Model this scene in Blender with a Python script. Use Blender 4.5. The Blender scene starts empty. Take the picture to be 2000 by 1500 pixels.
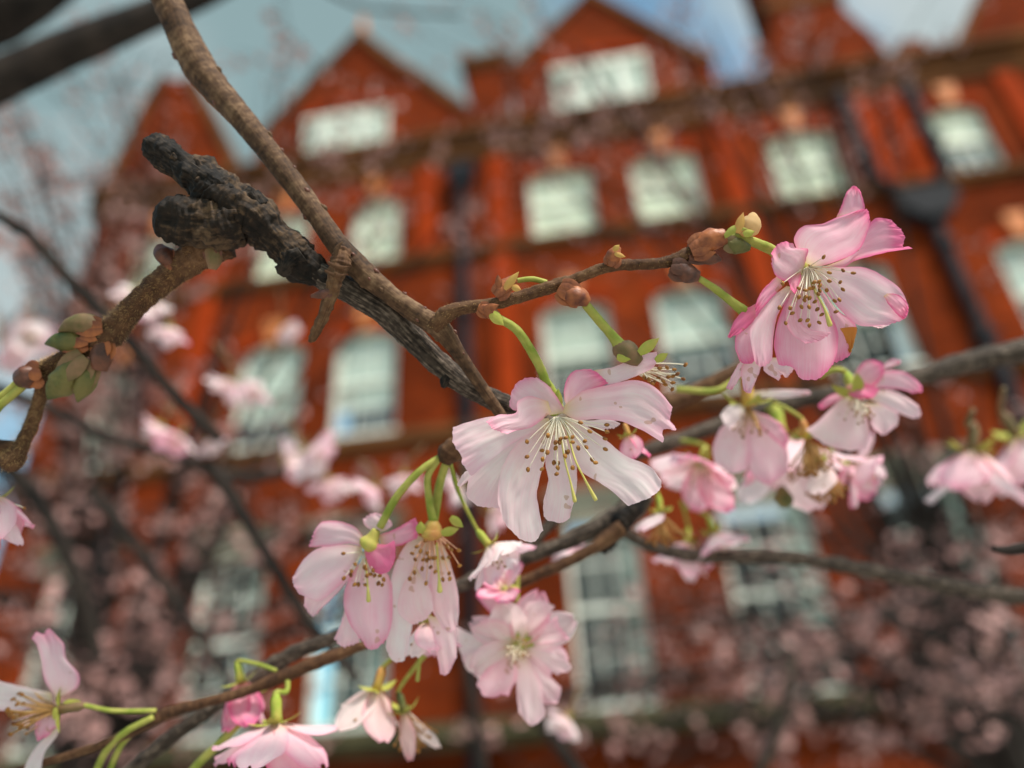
import bpy, math, random
from mathutils import Vector, Matrix, noise
R = math.radians
random.seed(7)
sc = bpy.context.scene
COL = sc.collection

# ------------------------------------------------------------------ camera
PITCH, ROLL, YAW = R(31.07), R(-3.495), R(7.633)
FPX = 1504.0                       # focal length in pixels of the 2000 px wide photograph
CAM = Vector((0, 0, 1.6))
fwd = Vector((0, math.cos(PITCH), math.sin(PITCH)))
rt0 = Vector((1, 0, 0)); up0 = rt0.cross(fwd)
rt = rt0 * math.cos(ROLL) + up0 * math.sin(ROLL)
up = up0 * math.cos(ROLL) - rt0 * math.sin(ROLL)
cd = bpy.data.cameras.new('camera'); cam = bpy.data.objects.new('camera', cd); COL.objects.link(cam)
m3 = Matrix((rt, up, -fwd)).transposed()
cam.matrix_world = Matrix.Translation(CAM) @ m3.to_4x4()
cd.sensor_width = 36.0; cd.lens = FPX / 2000 * 36.0
cd.clip_start = 0.005; cd.clip_end = 600
cd.dof.use_dof = True; cd.dof.focus_distance = 0.1505; cd.dof.aperture_fstop = 6.0; cd.dof.aperture_blades = 0
sc.camera = cam

# ------------------------------------------------------------------ sky, sun, exposure
SUN_EL, SUN_AZ = R(48), R(140)     # azimuth measured clockwise from +Y (the view direction)
w = bpy.data.worlds.new('World'); sc.world = w; w.use_nodes = True
nt = w.node_tree; N = nt.nodes; LK = nt.links.new
bg = N['Background']
sky = N.new('ShaderNodeTexSky'); sky.sky_type = 'NISHITA'; sky.sun_disc = False
sky.sun_elevation = SUN_EL; sky.sun_rotation = SUN_AZ; sky.air_density = 1.2; sky.dust_density = 0.8; sky.ozone_density = 0.7
tc = N.new('ShaderNodeTexCoord')
mp = N.new('ShaderNodeMapping'); mp.inputs['Location'].default_value = (1.4, 0.9, 1.24); mp.inputs['Rotation'].default_value = (0, 0, R(-1))
cn = N.new('ShaderNodeTexNoise'); cn.inputs['Scale'].default_value = 1.7; cn.inputs['Detail'].default_value = 7; cn.inputs['Roughness'].default_value = 0.55
cr = N.new('ShaderNodeValToRGB'); cr.color_ramp.elements[0].position = 0.43; cr.color_ramp.elements[1].position = 0.58
mix = N.new('ShaderNodeMixRGB'); mix.inputs[2].default_value = (1.75, 2.4, 2.45, 1)
mp2 = N.new('ShaderNodeMapping'); mp2.inputs['Location'].default_value = (3.9, 1.2, 3.15)
cn2 = N.new('ShaderNodeTexNoise'); cn2.inputs['Scale'].default_value = 1.5; cn2.inputs['Detail'].default_value = 5
cr2 = N.new('ShaderNodeValToRGB'); cr2.color_ramp.elements[0].position = 0.42; cr2.color_ramp.elements[1].position = 0.66   # grey-teal to bright white cloud
cr2.color_ramp.elements[0].color = (1.5, 2.15, 2.25, 1); cr2.color_ramp.elements[1].color = (4.2, 4.4, 4.4, 1)
LK(tc.outputs['Generated'], mp2.inputs[0]); LK(mp2.outputs[0], cn2.inputs['Vector']); LK(cn2.outputs['Fac'], cr2.inputs[0]); LK(cr2.outputs[0], mix.inputs[2])
LK(tc.outputs['Generated'], mp.inputs[0]); LK(mp.outputs[0], cn.inputs['Vector']); LK(cn.outputs['Fac'], cr.inputs[0])
tint = N.new('ShaderNodeMixRGB'); tint.blend_type = 'MULTIPLY'; tint.inputs[0].default_value = 1; tint.inputs[2].default_value = (.78, 1.12, 1.08, 1)
LK(sky.outputs[0], tint.inputs[1]); LK(cr.outputs[0], mix.inputs[0]); LK(tint.outputs[0], mix.inputs[1]); LK(mix.outputs[0], bg.inputs[0])
bg.inputs['Strength'].default_value = 0.13
sl = bpy.data.lights.new('sun', 'SUN'); sl.energy = 4.2; sl.angle = R(12); sl.color = (1.0, 0.93, 0.84)
so = bpy.data.objects.new('sun', sl); COL.objects.link(so)
sdir = Vector((math.sin(SUN_AZ) * math.cos(SUN_EL), math.cos(SUN_AZ) * math.cos(SUN_EL), math.sin(SUN_EL)))
so.rotation_euler = sdir.to_track_quat('Z', 'Y').to_euler(); so.location = (3, -6, 9)
sc.view_settings.view_transform = 'Standard'; sc.view_settings.look = 'None'
sc.view_settings.exposure = 0.52; sc.view_settings.gamma = 1.0
sc.render.engine = 'CYCLES'
sc.cycles.use_denoising = True
sc.cycles.max_bounces = 8; sc.cycles.transparent_max_bounces = 12

# ------------------------------------------------------------------ helpers
def px(x, y, d):
    """photo pixel (2000x1500) at depth d (m along the view axis) -> world point"""
    return CAM + (fwd + rt * ((x - 1000) / FPX) - up * ((y - 750) / FPX)) * d

ORG = {}
def root(name, loc, label, cat, group=None):
    o = bpy.data.objects.new(name, None); COL.objects.link(o); o.location = loc
    o.empty_display_size = 0.02; o['label'] = label; o['category'] = cat
    if group: o['group'] = group
    ORG[o] = Vector(loc); return o
def mesh(name, vs, fs, mats, uvs=None, smooth=True, mi=None):
    me = bpy.data.meshes.new(name); me.from_pydata([tuple(v) for v in vs], [], fs)
    for m in (mats if isinstance(mats, (list, tuple)) else [mats]): me.materials.append(m)
    if mi: me.polygons.foreach_set('material_index', mi)
    if smooth: me.polygons.foreach_set('use_smooth', [True] * len(me.polygons))
    if uvs:
        l = me.uv_layers.new(name='UVMap')
        for lp in me.loops: l.data[lp.index].uv = uvs[lp.vertex_index]
    me.update(); return me
def place(name, me, org, parent=None, rot=None, scale=None, kind=None, label=None):
    o = bpy.data.objects.new(name, me); COL.objects.link(o); org = Vector(org)
    ORG[o] = org
    if parent is not None:
        o.parent = parent; o.location = org - ORG[parent]
    else: o.location = org
    if rot is not None: o.rotation_mode = 'QUATERNION'; o.rotation_quaternion = rot
    if scale is not None: o.scale = scale if not isinstance(scale, (int, float)) else (scale,) * 3
    if kind: o['kind'] = kind
    if label: o['label'] = label
    return o
def obj(name, vs, fs, mats, parent=None, org=None, **kw):
    vs = [Vector(v) for v in vs]
    if org is None: org = sum(vs, Vector()) / len(vs)
    pk = {k: kw.pop(k) for k in ('kind', 'label') if k in kw}
    return place(name, mesh(name, [v - org for v in vs], fs, mats, **kw), org, parent, **pk)

def cr_sample(P, n):
    """Catmull-Rom through the points P (tuples of equal length), n+1 samples"""
    P = [tuple(p) for p in P]
    if len(P) == 2: return [tuple(a + (b - a) * i / n for a, b in zip(*P)) for i in range(n + 1)]
    # chord-length spacing
    L = [0]
    for a, b in zip(P, P[1:]): L.append(L[-1] + max(1e-9, math.dist(a[:2], b[:2]) if len(a) < 5 else math.dist(a[:3], b[:3])))
    out = []
    Q = [tuple(2 * a - b for a, b in zip(P[0], P[1]))] + P + [tuple(2 * a - b for a, b in zip(P[-1], P[-2]))]
    k = 0
    for i in range(n + 1):
        t = L[-1] * i / n
        while k < len(P) - 2 and t > L[k + 1]: k += 1
        u = (t - L[k]) / (L[k + 1] - L[k])
        a, b, c, d = Q[k], Q[k + 1], Q[k + 2], Q[k + 3]
        out.append(tuple(0.5 * (2 * q + (r - p) * u + (2 * p - 5 * q + 4 * r - s) * u * u + (3 * q - p - 3 * r + s) * u ** 3) for p, q, r, s in zip(a, b, c, d)))
    return out

def tube_data(pts, rad, seg=8, lump=0, lfreq=1.0, seed=0, ridge=0, ridgefreq=0, cap=True, grain=0, octv=4):
    """tube through world points; radius per ring; lump = relative surface noise"""
    vs, fs = [], []
    n = len(pts); prev = None
    for i, p in enumerate(pts):
        t = (pts[min(i + 1, n - 1)] - pts[max(i - 1, 0)]).normalized()
        if prev is None: a = t.orthogonal().normalized()
        else: a = (prev - t * prev.dot(t)).normalized()
        prev = a; b = t.cross(a)
        for k in range(seg):
            an = 2 * math.pi * k / seg
            dirv = a * math.cos(an) + b * math.sin(an); r = rad[i]
            if lump:
                q = (p + dirv * r) * lfreq + Vector((seed * 3.1, seed * 1.7, 0))
                r *= 1 + lump * noise.fractal(q, 0.9, 2.1, octv)
            if grain:
                g_ = noise.noise(Vector((math.cos(an) * 2.6, math.sin(an) * 2.6, i * .045 + seed))) + .6 * noise.noise(Vector((math.cos(an) * 6, math.sin(an) * 6, i * .11 + seed * 2)))
                r *= 1 + grain * (abs(g_) * 2 - .5)
            if ridge: r *= 1 + ridge * math.sin(i * ridgefreq + 3.5 * noise.noise(dirv * .9 + p * lfreq * .5)) * (.5 + noise.noise(p * lfreq * .6 + dirv))
            vs.append(p + dirv * r)
    for i in range(n - 1):
        for k in range(seg):
            k2 = (k + 1) % seg
            fs.append((i * seg + k, i * seg + k2, (i + 1) * seg + k2, (i + 1) * seg + k))
    if cap:
        fs.append(tuple(range(seg))[::-1]); fs.append(tuple((n - 1) * seg + k for k in range(seg)))
    return vs, fs
def branch_pts(spec, n):
    """spec: (x, y, depth, radius_px) -> world points and radii"""
    S = cr_sample([(a[0], a[1], a[2] * 1000, a[3]) for a in spec], n)
    return [px(s[0], s[1], s[2] / 1000) for s in S], [max(1e-5, s[3] * s[2] / 1000 / FPX) for s in S]
def wood(name, spec, mat, parent, n=60, seg=14, lump=.12, lfreq=420, seed=0, **kw):
    p, r = branch_pts(spec, n)
    v, f = tube_data(p, r, seg, lump, lfreq, seed, **kw)
    ln = [0.0]
    for a, b in zip(p, p[1:]): ln.append(ln[-1] + (b - a).length * 1000)
    uvs = [(abs(2 * k / seg - 1), ln[i]) for i in range(len(p)) for k in range(seg)]
    return obj(name, v, f, mat, parent, org=p[0], uvs=uvs)
def fuzz(spec, mat, parent, count, length=.0006, n=60):
    p, r = branch_pts(spec, n); vs, fs = [], []
    for _ in range(count):
        i = random.randrange(1, n); t = (p[i] - p[i - 1]); q = p[i - 1] + t * random.random(); t.normalize()
        d = Vector((random.gauss(0, 1), random.gauss(0, 1), random.gauss(0, 1))); d = (d - t * d.dot(t)).normalized()
        b = q + d * r[i] * .93; d2 = (d + t * random.uniform(-.5, .5)).normalized(); s = d2.cross(t).normalized() * .000045
        e = b + d2 * length * random.uniform(.4, 1.2); k = len(vs)
        vs += [b - s, b + s, e]; fs.append((k, k + 1, k + 2))
    return obj('fuzz', vs, fs, mat, parent, org=p[0], kind='stuff')

# ------------------------------------------------------------------ materials
def new_mat(name):
    m = bpy.data.materials.new(name); m.use_nodes = True; m.node_tree.nodes.clear()
    nt = m.node_tree; out = nt.nodes.new('ShaderNodeOutputMaterial')
    return m, nt, nt.nodes, nt.links.new, out
def simple(name, c1, c2=None, scale=40, rough=.7, bump=0, bscale=None, spec=.3, stretch=None, coord='Object', detail=6, pos=(.35, .65), metal=0):
    m, nt, N, L, out = new_mat(name)
    b = N.new('ShaderNodeBsdfPrincipled'); b.inputs['Roughness'].default_value = rough; b.inputs['Specular IOR Level'].default_value = spec
    b.inputs['Metallic'].default_value = metal
    L(b.outputs[0], out.inputs[0]); b.inputs['Base Color'].default_value = (*c1, 1)
    tc = N.new('ShaderNodeTexCoord'); vec = tc.outputs[coord]
    if stretch:
        mp = N.new('ShaderNodeMapping'); mp.inputs['Scale'].default_value = stretch; L(vec, mp.inputs[0]); vec = mp.outputs[0]
    if c2:
        n = N.new('ShaderNodeTexNoise'); n.inputs['Scale'].default_value = scale; n.inputs['Detail'].default_value = detail; L(vec, n.inputs['Vector'])
        r = N.new('ShaderNodeValToRGB'); r.color_ramp.elements[0].position, r.color_ramp.elements[1].position = pos
        r.color_ramp.elements[0].color = (*c1, 1); r.color_ramp.elements[1].color = (*c2, 1)
        L(n.outputs['Fac'], r.inputs[0]); L(r.outputs[0], b.inputs['Base Color'])
    if bump:
        n2 = N.new('ShaderNodeTexNoise'); n2.inputs['Scale'].default_value = bscale or scale * 2; n2.inputs['Detail'].default_value = 8; L(vec, n2.inputs['Vector'])
        bp = N.new('ShaderNodeBump'); bp.inputs['Strength'].default_value = bump; bp.inputs['Distance'].default_value = 0.3 / (bscale or scale * 2)
        L(n2.outputs['Fac'], bp.inputs['Height']); L(bp.outputs[0], b.inputs['Normal'])
    return m

def petal_mat():
    m, nt, N, L, out = new_mat('petal')
    uv = N.new('ShaderNodeUVMap'); sp = N.new('ShaderNodeSeparateXYZ'); L(uv.outputs[0], sp.inputs[0])
    oi = N.new('ShaderNodeObjectInfo'); oc = N.new('ShaderNodeSeparateColor'); L(oi.outputs['Color'], oc.inputs[0])
    def M(op, a, b=None, c=None, clamp=False):
        n = N.new('ShaderNodeMath'); n.operation = op; n.use_clamp = clamp
        for i, v in enumerate((a, b, c)):
            if v is None: continue
            if isinstance(v, (int, float)): n.inputs[i].default_value = v
            else: L(v, n.inputs[i])
        return n.outputs[0]
    t, s = sp.outputs[0], sp.outputs[1]
    e = M('ABSOLUTE', M('MULTIPLY_ADD', t, 2.0, -1.0))            # 0 at mid rib, 1 at the margin
    edge = M('POWER', e, 5.0)
    tip = M('POWER', s, 7.0)
    tc = N.new('ShaderNodeTexCoord')
    no = N.new('ShaderNodeTexNoise'); no.inputs['Scale'].default_value = 130; no.inputs['Detail'].default_value = 4; L(tc.outputs['Object'], no.inputs['Vector'])
    # fine veins running from base to margin
    cv = N.new('ShaderNodeCombineXYZ'); L(M('MULTIPLY', t, 44.0), cv.inputs[0]); L(M('MULTIPLY', s, 1.6), cv.inputs[1]); L(oi.outputs['Random'], cv.inputs[2])
    vn = N.new('ShaderNodeTexNoise'); vn.inputs['Scale'].default_value = 1.6; vn.inputs['Detail'].default_value = 4; L(cv.outputs[0], vn.inputs['Vector'])
    pink = M('ADD', oc.outputs[0], M('MULTIPLY', M('MAXIMUM', edge, tip), M('MULTIPLY_ADD', oc.outputs[0], 1.1, .14)))
    pink = M('ADD', pink, M('MULTIPLY_ADD', no.outputs['Fac'], .7, -.35))
    pink = M('ADD', pink, M('MULTIPLY_ADD', vn.outputs['Fac'], .42, -.21), clamp=True)
    ra = N.new('ShaderNodeValToRGB'); E = ra.color_ramp.elements
    E[0].position = 0; E[0].color = (.94, .85, .84, 1); E[1].position = 1; E[1].color = (.86, .21, .40, 1)
    x = E.new(.45); x.color = (.92, .58, .67, 1)
    L(pink, ra.inputs[0])
    # yellow-green throat
    th = N.new('ShaderNodeMixRGB'); L(M('MULTIPLY', M('POWER', M('SUBTRACT', 1.0, s), 9.0), .75, clamp=True), th.inputs[0])
    L(ra.outputs[0], th.inputs[1]); th.inputs[2].default_value = (.70, .58, .20, 1)
    # small brown freckles
    fr = N.new('ShaderNodeTexNoise'); fr.inputs['Scale'].default_value = 420; fr.inputs['Detail'].default_value = 1; L(tc.outputs['Object'], fr.inputs['Vector'])
    fk = M('MULTIPLY', M('GREATER_THAN', fr.outputs['Fac'], .745), .5)
    fm = N.new('ShaderNodeMixRGB'); L(fk, fm.inputs[0]); L(th.outputs[0], fm.inputs[1]); fm.inputs[2].default_value = (.50, .27, .12, 1)
    # withered petals (object colour G)
    wm = N.new('ShaderNodeMixRGB'); L(oc.outputs[1], wm.inputs[0]); L(fm.outputs[0], wm.inputs[1]); wm.inputs[2].default_value = (.62, .27, .06, 1)
    b = N.new('ShaderNodeBsdfPrincipled'); b.inputs['Roughness'].default_value = .7; b.inputs['Specular IOR Level'].default_value = .15
    L(wm.outputs[0], b.inputs['Base Color'])
    bp = N.new('ShaderNodeBump'); bp.inputs['Strength'].default_value = .22; bp.inputs['Distance'].default_value = .0003
    L(vn.outputs['Fac'], bp.inputs['Height']); L(bp.outputs[0], b.inputs['Normal'])
    tr = N.new('ShaderNodeBsdfTranslucent'); L(wm.outputs[0], tr.inputs[0])
    mx = N.new('ShaderNodeMixShader'); mx.inputs[0].default_value = .5
    L(b.outputs[0], mx.inputs[1]); L(tr.outputs[0], mx.inputs[2]); L(mx.outputs[0], out.inputs[0])
    return m
def brick_mat(name, c1, c2, mortar, stretch=1.0):
    m, nt, N, L, out = new_mat(name)
    tc = N.new('ShaderNodeTexCoord'); br = N.new('ShaderNodeTexBrick')
    sx = N.new('ShaderNodeSeparateXYZ'); cx = N.new('ShaderNodeCombineXYZ'); L(tc.outputs['Object'], sx.inputs[0])
    ad = N.new('ShaderNodeMath'); ad.operation = 'ADD'; L(sx.outputs[0], ad.inputs[0]); L(sx.outputs[1], ad.inputs[1])
    L(ad.outputs[0], cx.inputs[0]); L(sx.outputs[2], cx.inputs[1]); L(cx.outputs[0], br.inputs['Vector'])
    br.inputs['Scale'].default_value = 1; br.inputs['Brick Width'].default_value = .225; br.inputs['Row Height'].default_value = .075
    br.inputs['Mortar Size'].default_value = .005; br.inputs['Mortar Smooth'].default_value = .3
    br.inputs['Color1'].default_value = (*c1, 1); br.inputs['Color2'].default_value = (*c2, 1); br.inputs['Mortar'].default_value = (*mortar, 1)
    n = N.new('ShaderNodeTexNoise'); n.inputs['Scale'].default_value = .55; n.inputs['Detail'].default_value = 9; L(tc.outputs['Object'], n.inputs['Vector'])
    r = N.new('ShaderNodeValToRGB'); r.color_ramp.elements[0].position = .3; r.color_ramp.elements[1].position = .7
    r.color_ramp.elements[0].color = (.30, .32, .36, 1); r.color_ramp.elements[1].color = (1.25, 1.2, 1.1, 1); L(n.outputs['Fac'], r.inputs[0])
    mu = N.new('ShaderNodeMixRGB'); mu.blend_type = 'MULTIPLY'; mu.inputs[0].default_value = .8; L(br.outputs['Color'], mu.inputs[1]); L(r.outputs[0], mu.inputs[2])
    b = N.new('ShaderNodeBsdfPrincipled'); b.inputs['Roughness'].default_value = .95; b.inputs['Specular IOR Level'].default_value = .04
    bp = N.new('ShaderNodeBump'); bp.inputs['Strength'].default_value = .6; bp.inputs['Distance'].default_value = .01; bp.invert = True
    L(br.outputs['Fac'], bp.inputs['Height']); L(bp.outputs[0], b.inputs['Normal'])
    L(mu.outputs[0], b.inputs['Base Color']); L(b.outputs[0], out.inputs[0]); return m
def glass_mat():
    m, nt, N, L, out = new_mat('window_glass')
    t = N.new('ShaderNodeBsdfTransparent'); t.inputs[0].default_value = (.93, .97, .94, 1)
    g = N.new('ShaderNodeBsdfGlossy'); g.inputs['Roughness'].default_value = .03; g.inputs[0].default_value = (.85, .93, .9, 1)
    lw = N.new('ShaderNodeLayerWeight'); lw.inputs[0].default_value = .5
    pw = N.new('ShaderNodeMath'); pw.operation = 'POWER'; pw.inputs[1].default_value = 3.0; L(lw.outputs['Facing'], pw.inputs[0])
    ma = N.new('ShaderNodeMath'); ma.operation = 'MULTIPLY_ADD'; ma.inputs[1].default_value = .5; ma.inputs[2].default_value = .08; L(pw.outputs[0], ma.inputs[0])
    mx = N.new('ShaderNodeMixShader'); L(ma.outputs[0], mx.inputs[0]); L(t.outputs[0], mx.inputs[1]); L(g.outputs[0], mx.inputs[2]); L(mx.outputs[0], out.inputs[0])
    return m
def bark_mat(name, dark, mid, light, band=.5, streak=.4, spot=.3, bump=.7):
    """bark with cross bands (lenticels), lengthwise cracks and blotches; UV = (around, mm along)"""
    m, nt, N, L, out = new_mat(name)
    uv = N.new('ShaderNodeUVMap'); tc = N.new('ShaderNodeTexCoord')
    def nz(vec, scale, det, sx=None):
        if sx:
            mp = N.new('ShaderNodeMapping'); mp.inputs['Scale'].default_value = sx; L(vec, mp.inputs[0]); vec = mp.outputs[0]
        n = N.new('ShaderNodeTexNoise'); n.inputs['Scale'].default_value = scale; n.inputs['Detail'].default_value = det; L(vec, n.inputs['Vector']); return n.outputs['Fac']
    def M(op, a, b, c=None):
        n = N.new('ShaderNodeMath'); n.operation = op
        for i, v in enumerate((a, b, c)):
            if v is None: continue
            if isinstance(v, (int, float)): n.inputs[i].default_value = v
            else: L(v, n.inputs[i])
        return n.outputs[0]
    bands = nz(uv.outputs[0], 1.0, 5, (1.6, .55, 1)); cracks = nz(uv.outputs[0], 1.0, 6, (16, .22, 1)); blot = nz(tc.outputs['Object'], 95, 5); fine = nz(tc.outputs['Object'], 900, 6)
    h = M('MULTIPLY_ADD', bands, band, M('MULTIPLY', cracks, streak)); h = M('MULTIPLY_ADD', blot, spot, h); h = M('MULTIPLY_ADD', fine, .35, h)
    tot = .5 * (band + streak + spot + .35)
    r = N.new('ShaderNodeValToRGB'); E = r.color_ramp.elements; E[0].position = tot - .17; E[0].color = (*dark, 1); E[1].position = tot + .20; E[1].color = (*light, 1)
    x = E.new(tot); x.color = (*mid, 1); L(h, r.inputs[0])
    b = N.new('ShaderNodeBsdfPrincipled'); b.inputs['Roughness'].default_value = .8; b.inputs['Specular IOR Level'].default_value = .25; L(r.outputs[0], b.inputs['Base Color'])
    bp = N.new('ShaderNodeBump'); bp.inputs['Strength'].default_value = bump; bp.inputs['Distance'].default_value = .0006; L(h, bp.inputs['Height']); L(bp.outputs[0], b.inputs['Normal'])
    L(b.outputs[0], out.inputs[0]); return m
PETAL = petal_mat()
BARK_TAN = bark_mat('tan_bark', (.018, .009, .005), (.085, .044, .022), (.23, .14, .078), .35, .25, .6)
BARK_TWIG = bark_mat('brown_twig_bark', (.022, .009, .005), (.08, .036, .016), (.18, .095, .045), .3, .3, .5)
BARK_DARK = bark_mat('black_bark', (.003, .0025, .002), (.007, .005, .004), (.035, .025, .018), .4, .5, .5, 1.0)
BARK_GREY = bark_mat('grey_brown_bark', (.012, .008, .006), (.05, .036, .026), (.17, .13, .10), .2, .8, .35, .9)
BARK_OLD = bark_mat('blackened_brown_bark', (.004, .003, .002), (.018, .011, .007), (.10, .06, .033), .3, .45, .6, 1.0)
BARK_FAR = simple('dark_bark', (.009, .007, .006), (.034, .025, .02), 60, .85, .5, 200, .2)
FUZZ = simple('golden_fuzz', (.50, .32, .13), None, rough=.6)
GREEN = simple('green_stem', (.20, .25, .035), (.38, .36, .09), 260, .65, .4, 1500, .15)
YELGREEN = simple('yellow_green_sepal', (.26, .34, .045), (.46, .38, .10), 250, .65, .4, 1200, .15)
BUDGREEN = simple('green_bud', (.028, .055, .010), (.15, .125, .035), 150, .6, .8, 700, .35)
ORANGE = simple('orange_calyx', (.50, .20, .07), (.52, .36, .08), 250, .55, .2, 900, .3)
OLIVE = simple('brown_green_calyx', (.10, .085, .028), (.22, .125, .065), 260, .65, .2, 900, .3)
SCALE = simple('red_brown_bud_scale', (.10, .022, .010), (.36, .11, .03), 330, .5, .4, 800, .4)
SCALE_DK = simple('dark_bud_scale', (.035, .012, .008), (.15, .05, .025), 330, .5, .4, 800, .4)
FILAMENT = simple('stamen_filament', (.82, .74, .58), None, rough=.5)
FILAMENT_PK = simple('pink_filament', (.74, .40, .26), None, rough=.5)
ANTHER = simple('brown_anther', (.16, .055, .012), (.38, .17, .03), 900, .6, .4, 2500)
PISTIL = simple('yellow_green_pistil', (.55, .50, .16), (.50, .42, .10), 400, .5)
DRY = simple('dry_filament', (.36, .17, .05), (.50, .30, .10), 300, .6)
BRICK = brick_mat('red_brick', (.215, .031, .0055), (.125, .018, .004), (.09, .034, .015))
RUBBED = simple('rubbed_red_brick', (.29, .036, .006), (.22, .026, .005), 2, .9, spec=.04)
TERRA = simple('orange_terracotta', (.62, .22, .07), (.52, .17, .055), 3, .7)
BANDM = simple('brown_moulded_brick', (.16, .066, .024), (.075, .032, .014), 1.2, .9, spec=.04)
STONE = simple('weathered_stone', (.26, .25, .19), (.12, .12, .085), 2.5, .85, .3, 12)
MOSS = simple('mossy_stone', (.075, .065, .03), (.035, .032, .014), 2.0, .9, .4, 10)
PAINT = simple('cream_white_paint', (.72, .74, .66), (.62, .64, .56), 3, .5)
BLIND = simple('cream_blind', (.90, .88, .70), (.86, .84, .66), 1.5, .8)
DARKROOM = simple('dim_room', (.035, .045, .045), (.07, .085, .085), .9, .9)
CURTAIN = simple('net_curtain', (.66, .70, .62), (.40, .45, .41), 6, .9, stretch=(6, 6, .6))
IRON = simple('black_iron_pipe', (.006, .007, .010), (.012, .014, .018), 3, .7, .2, 20, .12)
SLATE = simple('grey_slate', (.055, .05, .052), (.10, .09, .09), 2, .6)
GLASS = glass_mat()
GROUND = simple('pale_bounce_gravel', (.36, .345, .31), (.46, .44, .40), 30, .9, .4, 90)  # unseen ground, made pale to bounce fill light up onto the petals
PAVE = simple('paving', (.22, .21, .19), (.30, .28, .25), 3, .9, .2, 40)
FLAT_BLOSSOM = simple('far_blossom', (.33, .16, .145), (.50, .30, .27), 30, .6)

# ------------------------------------------------------------------ ground
def box_data(x0, x1, y0, y1, z0, z1):
    vs = [Vector((x, y, z)) for z in (z0, z1) for y in (y0, y1) for x in (x0, x1)]
    return vs, [(0, 2, 3, 1), (4, 5, 7, 6), (0, 1, 5, 4), (2, 6, 7, 3), (0, 4, 6, 2), (1, 3, 7, 5)]
def structure(name, vs, fs, mat):
    o = obj(name, vs, fs, mat, smooth=False); o['kind'] = 'structure'; return o
structure('ground', [(-300, -300, 0), (300, -300, 0), (300, 300, 0), (-300, 300, 0)], [(0, 1, 2, 3)], GROUND)

# ------------------------------------------------------------------ the mansion block
S = 1.3                                              # facade units -> metres
D = 8.0 * S
UD = Vector((math.cos(YAW), -math.sin(YAW), 0)); ND = Vector((math.sin(YAW), math.cos(YAW), 0))
FO = Vector((CAM.x, CAM.y, CAM.z)) + ND * D          # facade origin opposite the camera
def F(u, v, dep=0.0):                                # dep in metres, positive into the building
    return FO + UD * (u * S) + Vector((0, 0, v * S)) + ND * dep
GV = -1.6 / S                                        # ground level in facade units
bld = root('mansion_block', F(0, GV), 'tall red brick mansion block with pointed gables, sash windows and black downpipes', 'building')
# local frame: x along the facade, z up; keep parts in world axes but build boxes in facade axes
def fbox(name, u0, u1, v0, v1, d0, d1, mat, parent=bld, **kw):
    vs = [F(u, v, d) for v in (v0, v1) for d in (d0, d1) for u in (u0, u1)]
    fs = [(0, 2, 3, 1), (4, 5, 7, 6), (0, 1, 5, 4), (2, 6, 7, 3), (0, 4, 6, 2), (1, 3, 7, 5)]
    return obj(name, vs, fs, mat, parent, org=F((u0 + u1) / 2, v0, d0), smooth=False, **kw)
def fprism(name, poly, d0, d1, mat, parent=bld, **kw):
    n = len(poly); vs = [F(u, v, d0) for u, v in poly] + [F(u, v, d1) for u, v in poly]
    fs = [tuple(range(n)), tuple(range(2 * n - 1, n - 1, -1))] + [(i, i + n, (i + 1) % n + n, (i + 1) % n) for i in range(n)]
    return obj(name, vs, fs, mat, parent, org=F(poly[0][0], poly[0][1], d0), smooth=False, **kw)
UL, UR = -7.55, 11.0
WINS = []   # u0, u1, v0, v1, style
cols4 = [(-6.75, -6.1), (-4.75, -3.95), (-3.27, -2.56), (-.66, .24), (.8, 1.71), (2.66, 3.6), (4.86, 5.52), (6.5, 7.4), (8.4, 9.3)]
for u0, u1 in cols4: WINS.append((u0, u1, 7.14, 8.37, 4))
for u0, u1 in [(-6.75, -6.1), (-4.7, -3.83), (-3.38, -2.56), (-.65, .21), (.79, 1.65), (2.68, 3.62), (4.86, 5.6), (6.5, 7.4), (8.4, 9.3)]: WINS.append((u0, u1, 4.45, 5.98, 3))
for u0, u1 in [(-6.75, -6.0), (-4.8, -4.0), (-3.4, -2.55), (-.6, .16), (1.03, 1.95), (2.63, 3.56), (4.7, 5.6), (6.5, 7.4), (8.4, 9.3)]: WINS.append((u0, u1, 1.1, 3.05, 2))
for u0, u1 in [(-6.6, -5.8), (-4.6, -3.7), (-3.3, -2.4), (-.5, .4), (1.1, 2.0), (2.7, 3.6), (4.8, 5.7)]: WINS.append((u0, u1, -.75, .35, 1))
GW = [(-4.15, -2.8, 9.5, 10.2, 5), (-.12, 1.31, 9.6, 10.38, 5)]
# wall with openings: cut into cells along all window edges
def wall_cells(name, ulo, uhi, vlo, vhi, wins, mat):
    us = sorted({ulo, uhi, *[a for w_ in wins for a in w_[:2]]}); vs_ = sorted({vlo, vhi, *[a for w_ in wins for a in w_[2:4]]})
    vs, fs, idx = [], [], {}
    def V(u, v, d):
        k = (round(u, 4), round(v, 4), d)
        if k not in idx: idx[k] = len(vs); vs.append(F(u, v, d))
        return idx[k]
    for a, b in zip(us, us[1:]):
        for c, d in zip(vs_, vs_[1:]):
            um, vm = (a + b) / 2, (c + d) / 2
            if any(w_[0] < um < w_[1] and w_[2] < vm < w_[3] for w_ in wins): continue
            fs.append((V(a, c, 0), V(b, c, 0), V(b, d, 0), V(a, d, 0)))
    for u0, u1, v0, v1, *_ in wins:
        for (a, c), (b, d) in (((u0, v0), (u1, v0)), ((u1, v0), (u1, v1)), ((u1, v1), (u0, v1)), ((u0, v1), (u0, v0))):
            fs.append((V(a, c, 0), V(a, c, .26), V(b, d, .26), V(b, d, 0)))
    return obj(name, vs, fs, mat, bld, org=F(ulo, vlo), smooth=False)
wall_cells('front_wall', UL, UR, GV, 9.05, WINS, BRICK)
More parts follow.
